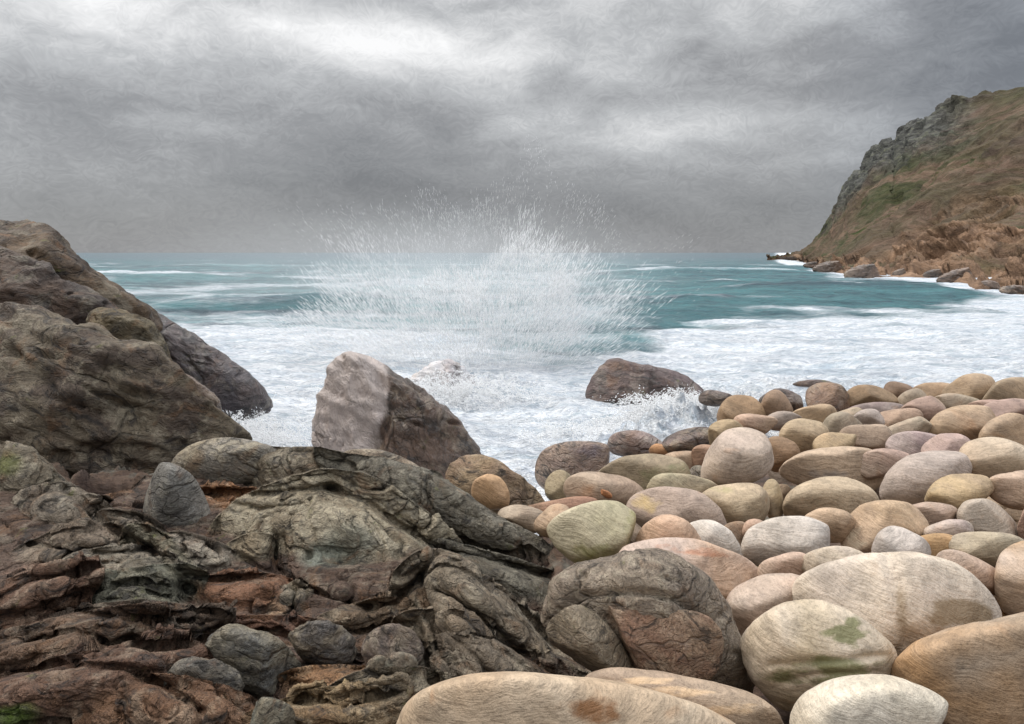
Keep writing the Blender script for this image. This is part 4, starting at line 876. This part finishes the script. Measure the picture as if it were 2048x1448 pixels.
# ------------------------------------------------------------------ world
W = bpy.data.worlds.new('World'); sc.world = W; W.use_nodes = True; nt = W.node_tree; k = N(nt)
bg = nt.nodes['Background']; bg.inputs['Strength'].default_value = .1
sky = k.n('ShaderNodeTexSky', sky_type='NISHITA'); sky.sun_disc = False
SE, SR = math.radians(48), math.radians(-70)
sky.sun_elevation = SE; sky.sun_rotation = SR
tc = k.n('ShaderNodeTexCoord'); v = tc.outputs['Generated']
sp = k.n('ShaderNodeSeparateXYZ'); k.l(v, sp.inputs[0])
az = k.math('ARCTAN2', sp.outputs[0], sp.outputs[1]); el = k.math('ARCSINE', sp.outputs[2])
cb = k.n('ShaderNodeCombineXYZ'); k.l(az, cb.inputs[0]); k.l(el, cb.inputs[1])
A = cb.outputs[0]
Aw = k.warp(A, 2.2, .14)
n1 = k.noise(k.map(Aw, (2.2, 6.5, 1), rot=(0,0,-.12)), 1., 5, .52, .25)
n2 = k.noise(k.map(Aw, (9, 22, 1), rot=(0,0,.1)), 1., 4, .5, .7)
n3 = k.noise(k.map(k.warp(A, 14., .05), (60, 95, 1)), 1., 2, .5, 2.2)
def blob(a0, e0, ra, re):
    dx = k.math('DIVIDE', k.math('SUBTRACT', az, a0), ra); dy = k.math('DIVIDE', k.math('SUBTRACT', el, e0), re)
    return k.math('EXPONENT', k.math('MULTIPLY', k.math('ADD', k.math('MULTIPLY', dx, dx), k.math('MULTIPLY', dy, dy)), -1.))
def pa(px): return math.atan((px-CX)/F)
def pe(px, py): return math.atan((HZ-py)/math.hypot(F, px-CX))
fe = k.math('MULTIPLY_ADD', el, 3.2, .12, clamp=True)
lum = k.math('ADD', k.math('MULTIPLY', k.math('MULTIPLY', k.math('SUBTRACT', n1, .5), 1.35), fe), k.math('MULTIPLY_ADD', fe, .26, .39))
lum = k.math('ADD', lum, k.math('MULTIPLY', k.math('MULTIPLY', k.math('SUBTRACT', n2, .5), fe), .42))
lum = k.math('ADD', lum, k.math('MULTIPLY', k.math('SUBTRACT', n3, .5), .18))
for (px_, py_, rx_, ry_, a_) in [(900,105,330,45,.17),(560,110,260,60,.05),(1300,255,260,50,.12),(1250,300,330,80,.06),(120,60,300,110,.12),(400,15,500,70,.10),(1560,240,260,40,.10),(1700,120,200,50,.06),(1250,150,200,40,.05),(1100,30,400,60,.10),
                                 (820,330,380,130,-.14),(150,330,330,130,-.05),(900,430,800,80,-.08),(1800,330,300,160,-.07),(1990,60,160,110,-.24),(2100,150,200,200,-.12),(1450,130,200,60,.02),(1150,190,180,50,-.04),(850,220,180,40,-.08)]:
    lum = k.math('ADD', lum, k.math('MULTIPLY', blob(pa(px_), pe(px_, py_), rx_/F, ry_/F), a_))
lum = k.math('ADD', lum, k.math('MULTIPLY', k.math('MULTIPLY_ADD', el, 2.2, -1.0, clamp=True), 1.0))
c = k.n('ShaderNodeValToRGB'); k.l(lum, c.inputs[0]); e = c.color_ramp.elements
e[0].position = 0; e[0].color = (.16,.165,.175,1); e[1].position = 1; e[1].color = (1.0,1.0,1.0,1)
for pp, cc in [(.25, (.215,.22,.23)), (.45, (.33,.335,.345)), (.65, (.52,.53,.54))]:
    q_ = e.new(pp); q_.color = (*cc, 1)
c10 = k.n('ShaderNodeVectorMath', operation='SCALE'); k.l(c.outputs[0], c10.inputs[0])
zen = k.math('MULTIPLY_ADD', k.math('MULTIPLY_ADD', el, 2.0, -.75, clamp=True), 14., 10.)
k.l(zen, c10.inputs['Scale'])
fin = k.mix(.96, sky.outputs[0], c10.outputs[0])
bl = k.math('MULTIPLY', k.math('MULTIPLY_ADD', az, 2.2, -.85, clamp=True), .6)
fin = k.mix(bl, fin, (.80,.92,1.08), 'MULTIPLY')
k.l(fin, bg.inputs['Color'])
s = bpy.data.lights.new('sun', 'SUN'); s.energy = 1.5; s.angle = math.radians(14); s.color = (1, .95, .88)
so = bpy.data.objects.new('sun', s); col.objects.link(so)
dvec = Vector((math.sin(SR)*math.cos(SE), math.cos(SR)*math.cos(SE), math.sin(SE)))
so.rotation_euler = dvec.to_track_quat('Z', 'Y').to_euler()

sc.cycles.volume_bounces = 3; sc.cycles.transparent_max_bounces = 24
cam = bpy.data.cameras.new('camera'); cam.sensor_width = 36; cam.lens = 36*F/2048; cam.shift_y = (HZ-724)/2048; cam.clip_end = 20000; cam.clip_start = .05
co = bpy.data.objects.new('camera', cam); col.objects.link(co); co.location = (0, 0, H); co.rotation_euler = (pi/2, 0, 0); sc.camera = co
vs = sc.view_settings; vs.view_transform = 'Standard'; vs.look = 'None'; vs.gamma = 1; vs.exposure = 0; vs.use_curve_mapping = False
